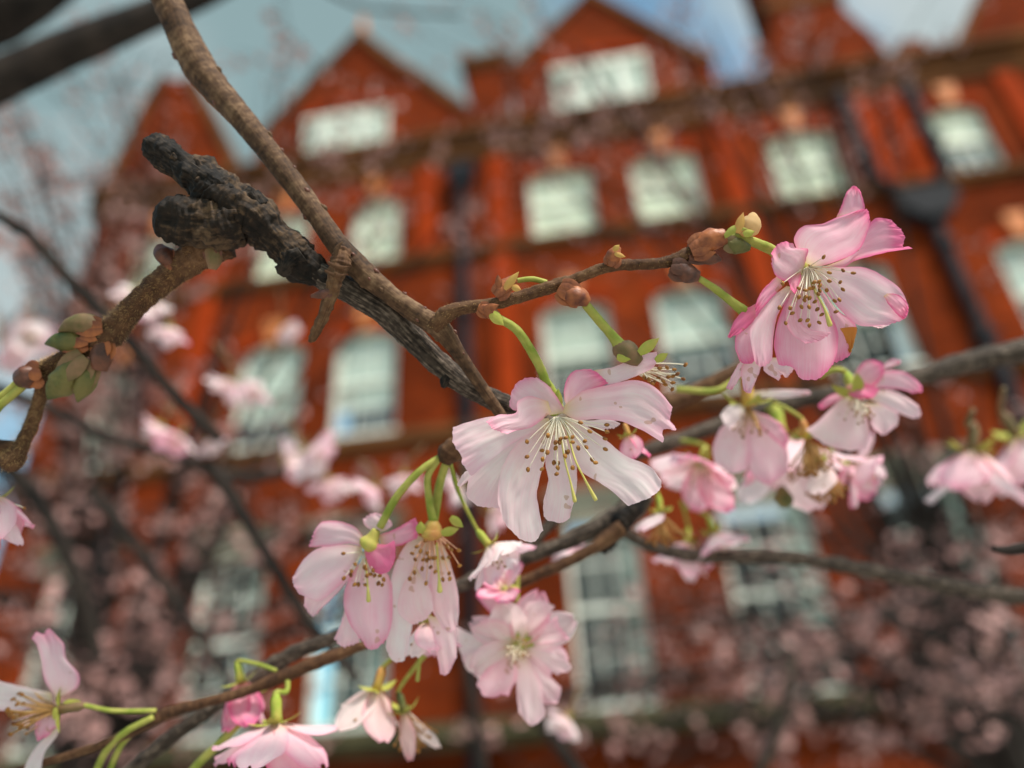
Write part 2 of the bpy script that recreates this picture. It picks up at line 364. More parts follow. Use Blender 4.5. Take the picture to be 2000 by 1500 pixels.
fbox('side_wall', UL, UL + .2, GV, 9.05, .3, 9, BRICK); fbox('side_wall', UR - .2, UR, GV, 9.05, .3, 9, BRICK)
# cornice, bands, ledge (each a few stepped mouldings)
for v0, v1, o_, mt in ((9.05, 9.15, .16, BANDM), (9.15, 9.24, .24, BANDM), (9.24, 9.34, .32, BANDM), (9.34, 9.40, .26, BANDM)): fbox('cornice_moulding', UL - .08, UR, v0, v1, -o_, .5, mt)
fbox('cornice_moulding', UL - .04, UR, 8.80, 8.88, -.06, .0, BANDM); fbox('cornice_moulding', UL - .04, UR, 8.88, 9.05, -.10, .0, BANDM)
for v0, v1, o_ in ((6.92, 7.0, .09), (7.0, 7.08, .15)): fbox('string_course', UL - .04, UR, v0, v1, -o_, 0, BANDM)
for v0, v1, o_ in ((4.16, 4.25, .08), (4.25, 4.36, .14)): fbox('string_course', UL - .04, UR, v0, v1, -o_, 0, BANDM)
for v0, v1, o_ in ((.84, .94, .16), (.94, 1.06, .34)): fbox('stone_ledge', UL - .08, UR, v0, v1, -o_, 0, MOSS)
# windows
def arch_poly(u0, u1, v, rise, th):
    n = 8; lo = [(u0 + (u1 - u0) * i / n, v - rise * ((2 * i / n - 1) ** 2)) for i in range(n + 1)]
    hi = [(a, b + th) for a, b in lo][::-1]
    return lo + hi
def window(u0, u1, v0, v1, style):
    uw = u1 - u0; cx_ = (u0 + u1) / 2
    vs, fs = [], []                                                      # box frame: two jambs, head and inner sill in one mesh
    for a, b, c, d in ((u0, u0 + .05, v0, v1), (u1 - .05, u1, v0, v1), (u0 + .05, u1 - .05, v1 - .05, v1), (u0 + .05, u1 - .05, v0, v0 + .06)):
        k = len(vs); vs += [F(u, v, q) for v in (c, d) for q in (.08, .16) for u in (a, b)]
        fs += [tuple(i + k for i in g) for g in ((0, 2, 3, 1), (4, 5, 7, 6), (0, 1, 5, 4), (2, 6, 7, 3), (0, 4, 6, 2), (1, 3, 7, 5))]
    win = obj('window', vs, fs, PAINT, bld, org=F(cx_, v0, .08), smooth=False)
    fbox('outer_sill', u0 - .04, u1 + .04, v0 - .055, v0, -.06, .1, PAINT if style in (4, 3) else STONE, win)
    vm = v0 + (v1 - v0) * .5
    if style in (4, 3, 2, 1):
        arch_rise = .1 if style in (4, 3) else .02
        # segmental spandrel filling the corners of the opening
        n = 8; lo = [(u0 + uw * i / n, v1 - arch_rise * ((2 * i / n - 1) ** 2)) for i in range(n + 1)]
        fprism('arch_head', [(u1, v1 + .02), (u0, v1 + .02)] + lo, -.004, .07, RUBBED, win)
        fbox('meeting_rail', u0 + .05, u1 - .05, vm - .025, vm + .03, .10, .18, PAINT, win)
        nb = 2
        for k in range(1, nb + 1):
            x = u0 + .05 + (uw - .1) * k / (nb + 1)
            for c, d, q in ((v0 + .06, vm - .025, .15), (vm + .03, v1 - .05, .12)): fbox('glazing_bar', x - .011, x + .011, c, d, q, q + .03, PAINT, win)
        for c, d, q, rows in ((v0 + .06, vm - .025, .155, 2), (vm + .03, v1 - .05, .125, 2)):
            for k in range(1, rows): y = c + (d - c) * k / rows; fbox('glazing_bar', u0 + .05, u1 - .05, y - .011, y + .011, q - .004, q + .022, PAINT, win)
            for k in range(nb + 1):
                a = u0 + .05 + (uw - .1) * k / (nb + 1); b = u0 + .05 + (uw - .1) * (k + 1) / (nb + 1)
                obj('pane', [F(a, c, q + .012), F(b, c, q + .012), F(b, d, q + .012), F(a, d, q + .012)], [(0, 1, 2, 3)], GLASS, win, smooth=False)
    else:
        for k in range(1, 4):
            x = u0 + uw * k / 4; fbox('mullion', x - .05, x + .05, v0 + .06, v1 - .05, .08, .17, PAINT, win)
        for k in range(4):
            a, b = u0 + uw * k / 4, u0 + uw * (k + 1) / 4
            obj('pane', [F(a, v0 + .05, .15), F(b, v0 + .05, .15), F(b, v1 - .05, .15), F(a, v1 - .05, .15)], [(0, 1, 2, 3)], GLASS, win, smooth=False)
    # what shows behind the glass
    r_ = random.random()
    if style == 4:
        low = v0 if cx_ < 4 else v0 + .55
        fbox('blind', u0, u1, low, v1, .20, .21, BLIND, win)
    elif style == 3:
        fbox('blind', u0, u1, v0 + (v1 - v0) * (.42 if cx_ > -2 else .3), v1, .21, .22, CURTAIN, win)
    elif style == 5: pass
    elif style == 2: fbox('curtain', u1 - uw * .22, u1, v0, v1, .21, .22, CURTAIN, win)
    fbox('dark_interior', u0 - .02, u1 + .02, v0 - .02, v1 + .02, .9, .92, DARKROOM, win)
    # dressings round the opening
    if style in (4, 3):
        fprism('gauged_arch', arch_poly(u0 - .12, u1 + .12, v1 + .05, .10, .14), -.03, .0, RUBBED, win)
        fprism('keystone', [(cx_ - .07, v1 + .0), (cx_ + .07, v1 + .0), (cx_ + .13, v1 + .34), (cx_ - .13, v1 + .34)], -.10, .0, TERRA, win)
    if style == 2:
        fbox('stone_lintel', u0 - .1, u1 + .1, v1, v1 + .22, -.05, .0, STONE, win)
        fbox('stone_hood', u0 - .16, u1 + .16, v1 + .22, v1 + .30, -.14, .0, STONE, win)
for w_ in WINS: window(*w_)
# pilasters
for u in (-5.35, -2.15, -1.1, 2.15, 4.1, 4.5, 6.0):
    fbox('pilaster', u - .13, u + .13, 7.08, 8.80, -.08, 0, RUBBED)
for u in (-5.35, -1.1, 2.15, 6.0):
    fbox('pilaster', u - .13, u + .13, 4.36, 6.92, -.08, 0, RUBBED)
# gables
def gable(poly, wins, name='gable'):
    # front skin with the window left open: split the polygon by columns
    g = fprism(name, poly, .0, .42, BRICK); return g
def coping(pts, th=.12, name='coping', parent=bld):
    for (a, b), (c, d) in zip(pts, pts[1:]):
        l = math.hypot(c - a, d - b); nx, ny = -(d - b) / l * th, (c - a) / l * th
        fprism(name, [(a, b), (c, d), (c + nx, d + ny), (a + nx, b + ny)], -.10, .52, BANDM, parent)
gA = gable([(-5.0, 9.4), (-1.55, 9.4), (-1.55, 10.0), (-2.3, 11.05), (-2.42, 11.25), (-3.3, 12.45), (-3.5, 12.45), (-4.9, 10.4), (-5.0, 10.2)], None)
coping([(-1.5, 10.0), (-2.3, 11.1), (-2.62, 11.42), (-3.4, 12.5)]); coping([(-3.4, 12.5), (-5.0, 10.2)])
fprism('finial', [(-3.55, 12.4), (-3.25, 12.4), (-3.34, 12.7), (-3.38, 13.1), (-3.42, 13.1), (-3.46, 12.7)], .1, .3, TERRA)
gB = gable([(-.75, 9.4), (2.28, 9.4), (2.28, 10.15), (.75, 12.3), (.6, 12.3), (-.62, 10.9), (-.75, 10.7)], None)
coping([(2.34, 10.12), (.68, 12.42)]); coping([(.68, 12.42), (-.8, 10.75)])
fprism('finial', [(.55, 12.35), (.8, 12.35), (.72, 12.7), (.68, 13.0), (.66, 13.0), (.62, 12.7)], .1, .3, TERRA)
gL = gable([(-7.55, 9.4), (-5.2, 9.4), (-5.35, 9.75), (-6.05, 11.3), (-6.45, 12.05), (-7.05, 12.2), (-7.25, 11.6)], None)
coping([(-5.2, 9.5), (-6.1, 11.4), (-6.45, 12.1)]); coping([(-7.1, 12.25), (-7.28, 11.6), (-7.6, 9.5)])
gC = gable([(5.65, 9.4), (9.2, 9.4), (7.42, 12.2)], None)
coping([(9.25, 9.4), (7.42, 12.3)]); coping([(7.42, 12.3), (5.6, 9.5)])
for g in GW: # gable windows stand proud as shallow oriels so that no opening is needed in the gable
    u0, u1, v0, v1, st = g
    win = fbox('window', u0, u1, v0 - .1, v0, -.14, .0, PAINT)
    fbox('window_head', u0 - .03, u1 + .03, v1, v1 + .1, -.14, .0, PAINT, win)
    fbox('window_back', u0, u1, v0, v1, -.012, -.004, CURTAIN, win)
    for k in range(5):
        x = u0 + (u1 - u0) * k / 4; wd = .085 if k in (1, 2, 3) else .05
        fbox('mullion', max(u0, x - wd), min(u1, x + wd), v0, v1, -.12, -.013, PAINT, win)
    for k in range(4):
        a, b = u0 + (u1 - u0) * k / 4, u0 + (u1 - u0) * (k + 1) / 4
        obj('pane', [F(a, v0, -.07), F(b, v0, -.07), F(b, v1, -.07), F(a, v1, -.07)], [(0, 1, 2, 3)], GLASS, win, smooth=False)
    fprism('relieving_arch', arch_poly(u0 - .1, u1 + .1, v1 + .42, .22, .14), -.05, 0, RUBBED, win)
# parapet, chimneys, roof
fbox('parapet', -1.5, -.8, 9.4, 9.75, .02, .4, BRICK); fbox('parapet', 2.34, 5.6, 9.4, 9.62, .02, .4, BRICK)
def chimney(u0, u1, v0, v1, d0, d1, pots):
    c = fbox('chimney', u0, u1, v0, v1, d0, d1, BRICK)
    fbox('chimney_cap', u0 - .06, u1 + .06, v1, v1 + .12, d0 - .08, d1 + .08, BANDM, c); fbox('chimney_cap', u0 - .12, u1 + .12, v1 + .12, v1 + .24, d0 - .16, d1 + .16, BANDM, c)
    for k in range(pots):
        u = u0 + (u1 - u0) * (k + .5) / pots; p = F(u, v1 + .24, (d0 + d1) / 2)
        v, f = tube_data([p, p + Vector((0, 0, .1)), p + Vector((0, 0, .12)), p + Vector((0, 0, .5)), p + Vector((0, 0, .56))], [.16, .16, .12, .11, .14], 12)
        obj('chimney_pot', v, f, TERRA, c, org=p)
chimney(-1.5, -.85, 9.75, 10.95, .05, .9, 2)
fprism('chimney', [(3.15, 9.62), (4.75, 9.62), (4.72, 10.0), (4.45, 10.9), (4.4, 14.2), (3.4, 14.2), (3.38, 10.9), (3.2, 10.4)], .06, 1.2, BRICK)
fbox('chimney_band', 3.3, 4.5, 11.1, 11.3, -.02, 1.28, BANDM)
fbox('parapet_block', 4.95, 5.3, 9.62, 9.86, .02, .4, BRICK)
vs = [F(UL, 9.35, .45), F(UR, 9.35, .45), F(UR, 10.0, 4.5), F(UL, 10.0, 4.5), F(UR, 9.35, 9), F(UL, 9.35, 9)]
obj('slate_roof', vs, [(0, 1, 2, 3), (3, 2, 4, 5)], SLATE, bld, org=F(UL, 9.35, .45), smooth=False)
for a, b, c, d in ((-5.0, -1.55, -3.4, 12.3), (-.75, 2.28, .68, 12.2), (-7.5, -5.2, -6.6, 11.9), (5.65, 9.2, 7.42, 12.1)):
    vs = [F(a, 9.7, .4), F(c, d - .15, .4), F(b, 9.7, .4), F(a, 9.7, 3.5), F(c, d - .15, 3.5), F(b, 9.7, 3.5)]
    obj('gable_roof', vs, [(0, 1, 4, 3), (1, 2, 5, 4)], SLATE, bld, org=vs[0], smooth=False)
# rainwater pipes
def pipe(pts, r=.10):
    P = [F(u, v, -.13) for u, v in pts]; Q, Rr = [], []
    for i, p in enumerate(P): Q.append(p); Rr.append(r)
    v, f = tube_data(Q, Rr, 12); o = obj('downpipe', v, f, IRON, bld, org=P[0])
    for (u0, v0), (u1, v1) in zip(pts, pts[1:]):
        if abs(v1 - v0) > 1.5:
            for k in range(int(abs(v1 - v0) / 1.35) + 1):
                vv = min(v0, v1) + .4 + k * 1.35
                if vv < max(v0, v1): fbox('pipe_collar', u0 - .10, u0 + .10, vv, vv + .09, -.255, -.008, IRON, o)
    return o
def hopper(u, v, w=.24, h=.42):
    fprism('hopper_head', [(u - w * .45, v), (u + w * .45, v), (u + w, v + h * .5), (u + w, v + h), (u - w, v + h), (u - w, v + h * .5)], -.30, -.004, IRON)
pipe([(-1.62, 8.3), (-1.62, GV)]); hopper(-1.62, 8.2, .2, .42)
pipe([(3.84, 8.9), (3.84, 7.15), (4.18, 6.75)]); pipe([(4.72, 8.9), (4.72, 7.2), (4.44, 6.75)])
pipe([(4.31, 6.4), (4.31, GV)]); hopper(4.31, 6.35, .34, .48)
pipe([(-6.0, 8.8), (-6.0, GV)])
fbox('area_railing_plinth', UL, UR, GV + .02, GV + .25, -.5, -.01, STONE)

# ------------------------------------------------------------------ flower parts
def petal_patch(Lc, Tc, Rc, conv, dzb, dzt, bulge=-1.0, tilt=0.0, pink=.2, wither=0, nu=22, nv=16, frill=1.0, seed=0, parent=None, name='petal', pw=1.0):
    """Coons patch between two side curves and a tip curve (zoom pixels); depth in mm"""
    Ls, Rs, Ts = cr_sample(Lc, nu), cr_sample(Rc, nu), cr_sample(Tc, nv)
    B0, B1 = Ls[0], Rs[0]; C0, C1 = Ls[-1], Rs[-1]
    vs, fs, uvs = [], [], []
    for i in range(nu + 1):
        s = i / nu
        for j in range(nv + 1):
            t = j / nv
            P = []
            for k in range(2):
                a = (1 - t) * Ls[i][k] + t * Rs[i][k]
                b = (1 - s) * ((1 - t) * B0[k] + t * B1[k]) + s * Ts[j][k]
                c = (1 - s) * ((1 - t) * B0[k] + t * B1[k]) + s * ((1 - t) * C0[k] + t * C1[k])
                P.append(a + b - c)
            d0, X, Y, k = conv(P[0], P[1])
            n1 = noise.noise(Vector((s * 2.2 + seed, t * 3.1, seed * 1.3)))
            n2 = noise.noise(Vector((s * 3.5, t * 7, seed * 2.7)))
            n3 = noise.noise(Vector((s * 9.0, t * 13, seed * 5.1)))
            z = dzb + (dzt - dzb) * s ** pw + bulge * 4 * s * (1 - s * .55) * t * (1 - t) + tilt * (t - .5) * s
            z += frill * (.9 * n1 * s + .24 * n2 * s * s + .20 * n3 * s ** 3 + .05 * math.sin(t * 19 + seed) * s * (1 - s))
            if s > .8:   # torn, slightly toothed margin
                q = (s - .8) / .2
                X += frill * q * (2.4 * noise.noise(Vector((t * 13, seed * 3.3, 1))) + 1.8 * noise.noise(Vector((t * 30, seed * 3.3, 4)))); Y += frill * q * (2.4 * noise.noise(Vector((t * 13, seed * 3.3, 9))) + 1.8 * noise.noise(Vector((t * 30, seed * 3.3, 6))))
            ed = max(0, abs(2 * t - 1) - .8) / .2
            X += frill * ed * 1.0 * noise.noise(Vector((s * 13, seed * 7.3, 3))); Y += frill * ed * 1.0 * noise.noise(Vector((s * 13, seed * 7.3, 5)))
            vs.append(px(X, Y, d0 + z * .001)); uvs.append((t, s))
    W = nv + 1
    for i in range(nu):
        for j in range(nv): fs.append((i * W + j, i * W + j + 1, (i + 1) * W + j + 1, (i + 1) * W + j))
    o = obj(name, vs, fs, PETAL, parent, org=vs[nv // 2], uvs=uvs)
    o.color = (pink, wither, 0, 1); return o
def zconv(x0, y0, sc_, d0):
    return lambda a, b: (d0, x0 + a / sc_, y0 + b / sc_, sc_)
def anther_data(p, d, r):
    vs, fs = [], []; a = d.orthogonal().normalized(); b = d.cross(a)
    for q, rr in ((-1, .35), (-.55, .9), (0, 1.0), (.5, .85), (1, .3)):
        for k in range(6):
            an = k * math.pi / 3; vs.append(p + d * q * r * 1.15 + (a * math.cos(an) * 1.1 + b * math.sin(an) * .8) * rr * r)
    for i in range(4):
        for k in range(6): fs.append((i * 6 + k, i * 6 + (k + 1) % 6, i * 6 + 6 + (k + 1) % 6, i * 6 + 6 + k))
    fs += [tuple(range(6))[::-1], tuple(24 + k for k in range(6))]
    return vs, fs
def stamen(a, b, parent, sag, r=.00010, ar=.00046, fm=None, name='stamen', am=None):
    """filament from a to b (world) bowing by sag (vector) with an anther at b"""
    pts = [a.lerp(b, i / 7) + sag * (4 * (i / 7) * (1 - i / 7)) for i in range(8)]
    v, f = tube_data(pts, [r * (1.25 - .5 * i / 7) for i in range(8)], 6)
    d = (pts[-1] - pts[-2]).normalized(); d = (d + Vector((random.uniform(-.9, .9), random.uniform(-.9, .9), random.uniform(-.9, .9)))).normalized()
    v2, f2 = anther_data(b, d, ar); k = len(v)
    return obj(name, v + v2, f + [tuple(q + k for q in g) for g in f2], [fm or FILAMENT, am or ANTHER], parent, org=a, mi=[0] * len(f) + [1] * len(f2))
def world_tube(name, pts, rad, mat, parent, seg=10, n=20, lump=.04, seed=0):
    Q = cr_sample([(*p, r) for p, r in zip([tuple(q) for q in pts], rad)], n)
    v, f = tube_data([Vector(q[:3]) for q in Q], [max(1e-5, q[3]) for q in Q], seg, lump, 900, seed)
    return obj(name, v, f, mat, parent, org=Vector(pts[0]))
def ptube(name, spec, mat, parent, n=24, seg=10, lump=.05, lfreq=800, seed=0, org=None, **kw):
    p, r = branch_pts(spec, n); v, f = tube_data(p, r, seg, lump, lfreq, seed); return obj(name, v, f, mat, parent, org=org or p[0], **kw)
def leaf_patch(name, base, tip, width, mat, parent, d0, dz=0, bend=.5, bow=0):
    """small pointed sepal or scale between two pixels, width in px, at depth d0 (m)"""
    bx, by = base; tx, ty = tip; dx, dy = tx - bx, ty - by; l = math.hypot(dx, dy); nx, ny = -dy / l, dx / l
    vs, fs, uvs = [], [], []; nu, nv = 8, 4
    for i in range(nu + 1):
        s = i / nu; wd = width * (math.sin(math.pi * min(1, s * .85 + .15)) ** .8) * (1 - s ** 6 * .6)
        for j in range(nv + 1):
            t = j / nv * 2 - 1
            X = bx + dx * s + nx * (wd * t + bow * math.sin(s * 3.1)); Y = by + dy * s + ny * (wd * t + bow * math.sin(s * 3.1))
            vs.append(px(X, Y, d0 + .001 * (dz * s + bend * t * t * wd / 15 - .5 * math.sin(s * 3.0) * bend)))
    for i in range(nu):
        for j in range(nv): a = i * (nv + 1) + j; fs.append((a, a + 1, a + nv + 2, a + nv + 1))
    return obj(name, vs, fs, mat, parent, org=vs[2])
def bud(spec, mat, parent, scales=3, smat=None, label=None, name='bud'):
    """closed bud: lathe-like tube following the pixels plus overlapping scales at its foot"""
    P_, R_ = branch_pts(spec, 22); v_, f_ = tube_data(P_, R_, 18, .10, 600, len(ORG) % 97, grain=.10); b = obj(name, v_, f_, mat, parent, org=P_[0])
    (x0, y0, d, r0), (x1, y1, _, _) = spec[0], spec[-1]; l = math.hypot(x1 - x0, y1 - y0); ux, uy = (x1 - x0) / l, (y1 - y0) / l
    rm = max(s_[3] for s_ in spec)
    for k in range(scales):
        t = (k + .5) / scales * 2 - 1
        bx, by = x0 - uy * t * rm * .8, y0 + ux * t * rm * .8
        leaf_patch('bud_scale', (bx, by), (bx + ux * l * .62 - uy * t * rm * .5, by + uy * l * .62 + ux * t * rm * .5), rm * .55, smat or SCALE, b, d - rm * d / FPX * (1.05 - .6 * abs(t)), dz=.3, bend=.25)
    if label: b['label'] = label
    return b

# ---- main branch, in focus
FD = .150
br1 = root('cherry_branch', px(290, -80, .176), 'straight tan cherry branch whose forked side twig bears the two large sharp pink blossoms', 'branch')
B1 = [(150, -420, .30, 42), (235, -190, .20, 38), (300, -60, .177, 35), (335, 20, .174, 33), (380, 115, .172, 37), (415, 165, .170, 33), (480, 240, .167, 28), (545, 322, .163, 26), (610, 408, .160, 24), (660, 478, .157, 25), (700, 522, .156, 27), (760, 574, .155, 22), (820, 617, .155, 23), (862, 645, .155, 24), (900, 697, .156, 16), (940, 755, .158, 14), (985, 820, .160, 12)]
B1 = [(a, b, c, d * .86) for a, b, c, d in B1]
wood('branch_wood', B1, BARK_TAN, br1, n=300, seg=32, lump=.05, lfreq=450, seed=1, grain=.03, octv=5)
T1 = [(848, 640, .154, 17), (872, 614, .153, 17), (905, 602, .1525, 13), (980, 590, .152, 11.5), (1090, 556, .152, 12.5), (1120, 547, .152, 10.5), (1190, 521, .1515, 11), (1290, 514, .151, 10.5), (1345, 497, .151, 14), (1392, 473, .151, 15), (1425, 462, .151, 12)]
wood('side_twig', T1, BARK_TWIG, br1, n=200, seg=22, lump=.15, lfreq=800, seed=2, grain=.06)
fuzz(T1, FUZZ, br1, 2200, .0006)
# lenticels and leaf scars along the tan branch
B1S = cr_sample([(a[0], a[1], a[2] * 1000, a[3]) for a in B1], 400)
for k, (x, y, r_) in enumerate([(438, 128, 9), (340, 112, 11), (420, 200, 8), (548, 246, 9), (553, 292, 7), (600, 372, 9), (635, 404, 11), (590, 430, 9), (610, 300, 6), (520, 290, 6), (735, 530, 9), (795, 568, 7), (745, 566, 7), (722, 545, 6), (830, 602, 6), (780, 590, 5), (875, 610, 8), (900, 640, 7), (850, 665, 6), (690, 498, 8), (905, 690, 4), (700, 565, 8), (470, 225, 7), (505, 300, 6), (655, 470, 6), (850, 640, 7), (815, 625, 6)]):
    q = min(B1S, key=lambda a: math.hypot(a[0] - x, a[1] - y)); dx_, dy_ = x - q[0], y - q[1]; l_ = math.hypot(dx_, dy_) + 1e-6
    e_ = min(.97, l_ / q[3]); X_, Y_ = q[0] + dx_ / l_ * e_ * q[3], q[1] + dy_ / l_ * e_ * q[3]
    d_ = q[2] / 1000 * (1 - q[3] / FPX * math.sqrt(1 - e_ * e_))
    ptube('leaf_scar', [(X_ - r_ * .55, Y_ - r_ * .6, d_ + .0001, r_ * .2), (X_, Y_, d_ + .0001, r_ * .55), (X_ + r_ * .5, Y_ + r_ * .6, d_ + .0001, r_ * .2)], SCALE_DK if k % 3 else BARK_TAN, br1, n=8, seg=8, lump=.5, lfreq=1200, seed=k)
# short broken spur with ring scars at the fork
SP = [(668, 488, .1525, 16), (664, 515, .1515, 19), (656, 545, .151, 15), (645, 580, .151, 12), (630, 620, .151, 11), (613, 655, .151, 9), (604, 668, .151, 3)]
wood('broken_spur', SP, BARK_TWIG, br1, n=150, seg=20, lump=.22, lfreq=700, seed=4, ridge=.03, ridgefreq=.85, grain=.14)
bud([(648, 572, .1505, 5), (630, 575, .1505, 9), (608, 578, .151, 3)], SCALE_DK, br1, 2, SCALE_DK)
leaf_patch('bark_curl', (655, 505), (672, 470), 5, BARK_TAN, br1, .1500, bow=-6); leaf_patch('bark_curl', (640, 512), (685, 520), 5, BARK_TWIG, br1, .1494, bow=6); leaf_patch('bark_curl', (634, 528), (682, 534), 4, BARK_TWIG, br1, .1494, bow=7)
# bud-scale clusters on the side twig
for sp_, m_, ns, sm in (([(968, 578, .1505, 9), (985, 562, .1505, 16), (1005, 545, .1505, 8)], SCALE, 3, SCALE),
                        ([(1092, 562, .1508, 10), (1118, 578, .1505, 21), (1135, 582, .1505, 19), (1150, 592, .1505, 8)], SCALE, 4, SCALE),
                        ([(1192, 520, .151, 9), (1198, 500, .1505, 15), (1207, 482, .1505, 7)], SCALE, 3, SCALE),
                        ([(1310, 522, .1505, 10), (1340, 534, .1503, 20), (1365, 540, .1503, 10)], SCALE_DK, 3, SCALE_DK),
                        ([(1345, 505, .1505, 10), (1390, 505, .1503, 11), (1408, 508, .1503, 3)], SCALE_DK, 2, SCALE_DK),
                        ([(1350, 490, .1503, 14), (1385, 470, .150, 22), (1415, 462, .150, 16)], SCALE, 4, SCALE),
                        ([(1415, 475, .1505, 10), (1440, 480, .1503, 17), (1465, 484, .1503, 6)], BUDGREEN, 2, OLIVE),
                        ([(935, 600, .1505, 8), (955, 608, .1502, 14), (972, 618, .1502, 9)], SCALE, 3, SCALE)): bud(sp_, m_, br1, ns, sm)
for a, b, wd, m_ in (((985, 565), (1014, 530), 8, ORANGE), ((975, 562), (972, 536), 7, SCALE), ((1000, 560), (1018, 566), 7, ORANGE), ((1198, 490), (1210, 478), 6, ORANGE), ((945, 605), (975, 595), 8, SCALE), ((958, 610), (984, 636), 11, YELGREEN), ((1200, 495), (1222, 502), 5, ORANGE)):
    leaf_patch('bud_scale', a, b, wd, m_, br1, .1489, dz=-.3)
pb = bud([(1448, 460, .1505, 6), (1458, 448, .150, 18), (1465, 436, .150, 20), (1468, 422, .150, 12), (1466, 416, .150, 4)], PETAL, br1, 0, label='plump pale pink bud at the twig tip')
pb.color = (.25, 0, 0, 1)
leaf_patch('bud_scale', (1440, 455), (1452, 414), 9, ORANGE, pb, .1478); leaf_patch('bud_scale', (1452, 458), (1474, 452), 8, YELGREEN, pb, .1478); leaf_patch('bud_scale', (1415, 462), (1462, 448), 8, GREEN, pb, .1480, bow=-8)
ptube('stem', [(1010, 548, .153, 5), (1040, 545, .153, 5.5), (1068, 552, .153, 5.5)], GREEN, br1)

# ---- blossom with face to the lens (large, low)
c1 = zconv(850, 650, 3.488, FD)
fl1 = ptube('blossom', [(1066, 745, FD + .0055, 9), (1076, 770, FD + .0075, 14), (1086, 800, FD + .009, 16), (1090, 808, FD + .009, 10)], YELGREEN, br1, label='large pale pink blossom, open and drooping, with two long styles')
ptube('pedicel', [(975, 622, FD + .001, 8), (1010, 645, FD + .0015, 9), (1040, 690, FD + .003, 9.5), (1058, 725, FD + .0045, 9), (1068, 755, FD + .005, 10)], GREEN, fl1, lump=.08)
fuzz([(975, 622, FD + .001, 8), (1010, 645, FD + .0015, 9), (1040, 690, FD + .003, 9.5), (1058, 725, FD + .0045, 9)], FUZZ, fl1, 160, .0004)
leaf_patch('sepal', (1090, 800), (1090, 758), 9, YELGREEN, fl1, FD + .0052)
PET1 = [  # L, tip, R, dzb, dzt, bulge, tilt, pink
 ([(780, 560), (640, 520), (540, 530), (505, 505)], [(505, 505), (515, 420), (560, 335), (640, 305), (705, 310)], [(900, 545), (850, 470), (780, 370), (705, 310)], 4.5, 2.6, -1.2, 1.2, .34),
 ([(790, 540), (660, 640), (560, 665), (480, 690)], [(480, 690), (400, 660), (345, 600)], [(770, 470), (650, 430), (560, 470), (550, 545), (430, 560), (345, 600)], 3.2, -2.4, -.8, -1.0, .28),
 ([(770, 580), (560, 590), (400, 570), (250, 600), (122, 642)], [(122, 642), (122, 750), (175, 830), (185, 890), (245, 975)], [(780, 600), (700, 665), (540, 745), (400, 850), (245, 975)], 4.2, -2.6, -1.6, 1.0, .12),
 ([(770, 590), (560, 720), (380, 860), (222, 1000)], [(222, 1000), (222, 1115), (300, 1182), (430, 1195)], [(780, 600), (680, 760), (560, 900), (470, 1050), (430, 1195)], 5.2, 2.4, -1.2, .5, .06),
 ([(770, 600), (600, 710), (490, 850), (432, 1010), (430, 1160)], [(430, 1160), (480, 1300), (590, 1412), (690, 1410), (730, 1345)], [(790, 610), (800, 750), (742, 890), (695, 1080), (704, 1190), (730, 1345)], 5.0, .4, -1.4, -.5, .05),
 ([(800, 620), (765, 780), (750, 900), (770, 1000), (735, 1150)], [(735, 1150), (745, 1255), (830, 1292), (905, 1270), (950, 1150)], [(870, 600), (925, 750), (962, 900), (965, 1050), (950, 1150)], 6.0, 3.4, -1.2, 0, .05),
 ([(860, 600), (930, 850), (1010, 955), (1180, 1060), (1312, 1177)], [(1312, 1177), (1370, 1160), (1470, 1118), (1535, 1060), (1537, 1005)], [(890, 570), (1000, 615), (1150, 720), (1300, 840), (1400, 878), (1480, 925), (1537, 1005)], 5.0, .6, -1.5, 1.6, .07),
 ([(880, 585), (1000, 598), (1180, 588), (1262, 608)], [(1262, 608), (1240, 640), (1150, 660)], [(890, 610), (1000, 630), (1080, 645), (1150, 660)], 6.2, 4.6, -.3, 0, .0),
 ([(870, 545), (960, 592), (1080, 590), (1250, 600), (1400, 660), (1550, 745)], [(1550, 745), (1558, 660), (1642, 660), (1600, 590), (1612, 500)], [(885, 490), (1000, 400), (1150, 362), (1320, 325), (1430, 335), (1530, 400), (1612, 500)], 3.6, -2.8, -1.4, -1.4, .22),
 ([(890, 500), (876, 400), (905, 300), (960, 255), (1060, 248)], [(1060, 248), (1110, 275), (1180, 345)], [(895, 515), (960, 470), (1060, 400), (1180, 345)], 5.0, 2.6, -1.2, .6, .46),
 ([(330, 880), (250, 930), (200, 950), (146, 1030)], [(146, 1030), (175, 1045), (245, 980)], [(360, 900), (300, 960), (245, 980)], 5.5, 4.0, -.2, 0, .02),
]
for k, p in enumerate(PET1): petal_patch(p[0], p[1], p[2], c1, *p[3:], parent=fl1, seed=k + 1, nu=34, nv=36)
def zp(conv, a, b, dz): d0, X, Y, _ = conv(a, b); return px(X, Y, d0 + dz * .001)
for (a, b) in [(625, 742), (768, 700), (625, 845), (632, 932), (727, 802), (765, 815), (732, 862), (727, 928), (820, 747), (847, 747), (855, 722), (890, 715), (935, 710), (935, 745), (820, 785), (885, 815), (905, 812), (885, 840), (808, 885), (835, 890), (835, 920), (828, 962), (937, 920), (990, 612), (1053, 672), (1020, 738), (1030, 780), (975, 785), (1160, 793), (1070, 865), (1093, 885), (1172, 675), (1170, 627), (1158, 722)]:
    h = random.uniform(-1.6, 1.0)
    stamen(zp(c1, 830 + (a - 830) * .08, 575, 5.0), zp(c1, a, b, h), fl1, -fwd * .0004 + up * random.uniform(-.0002, .0006))
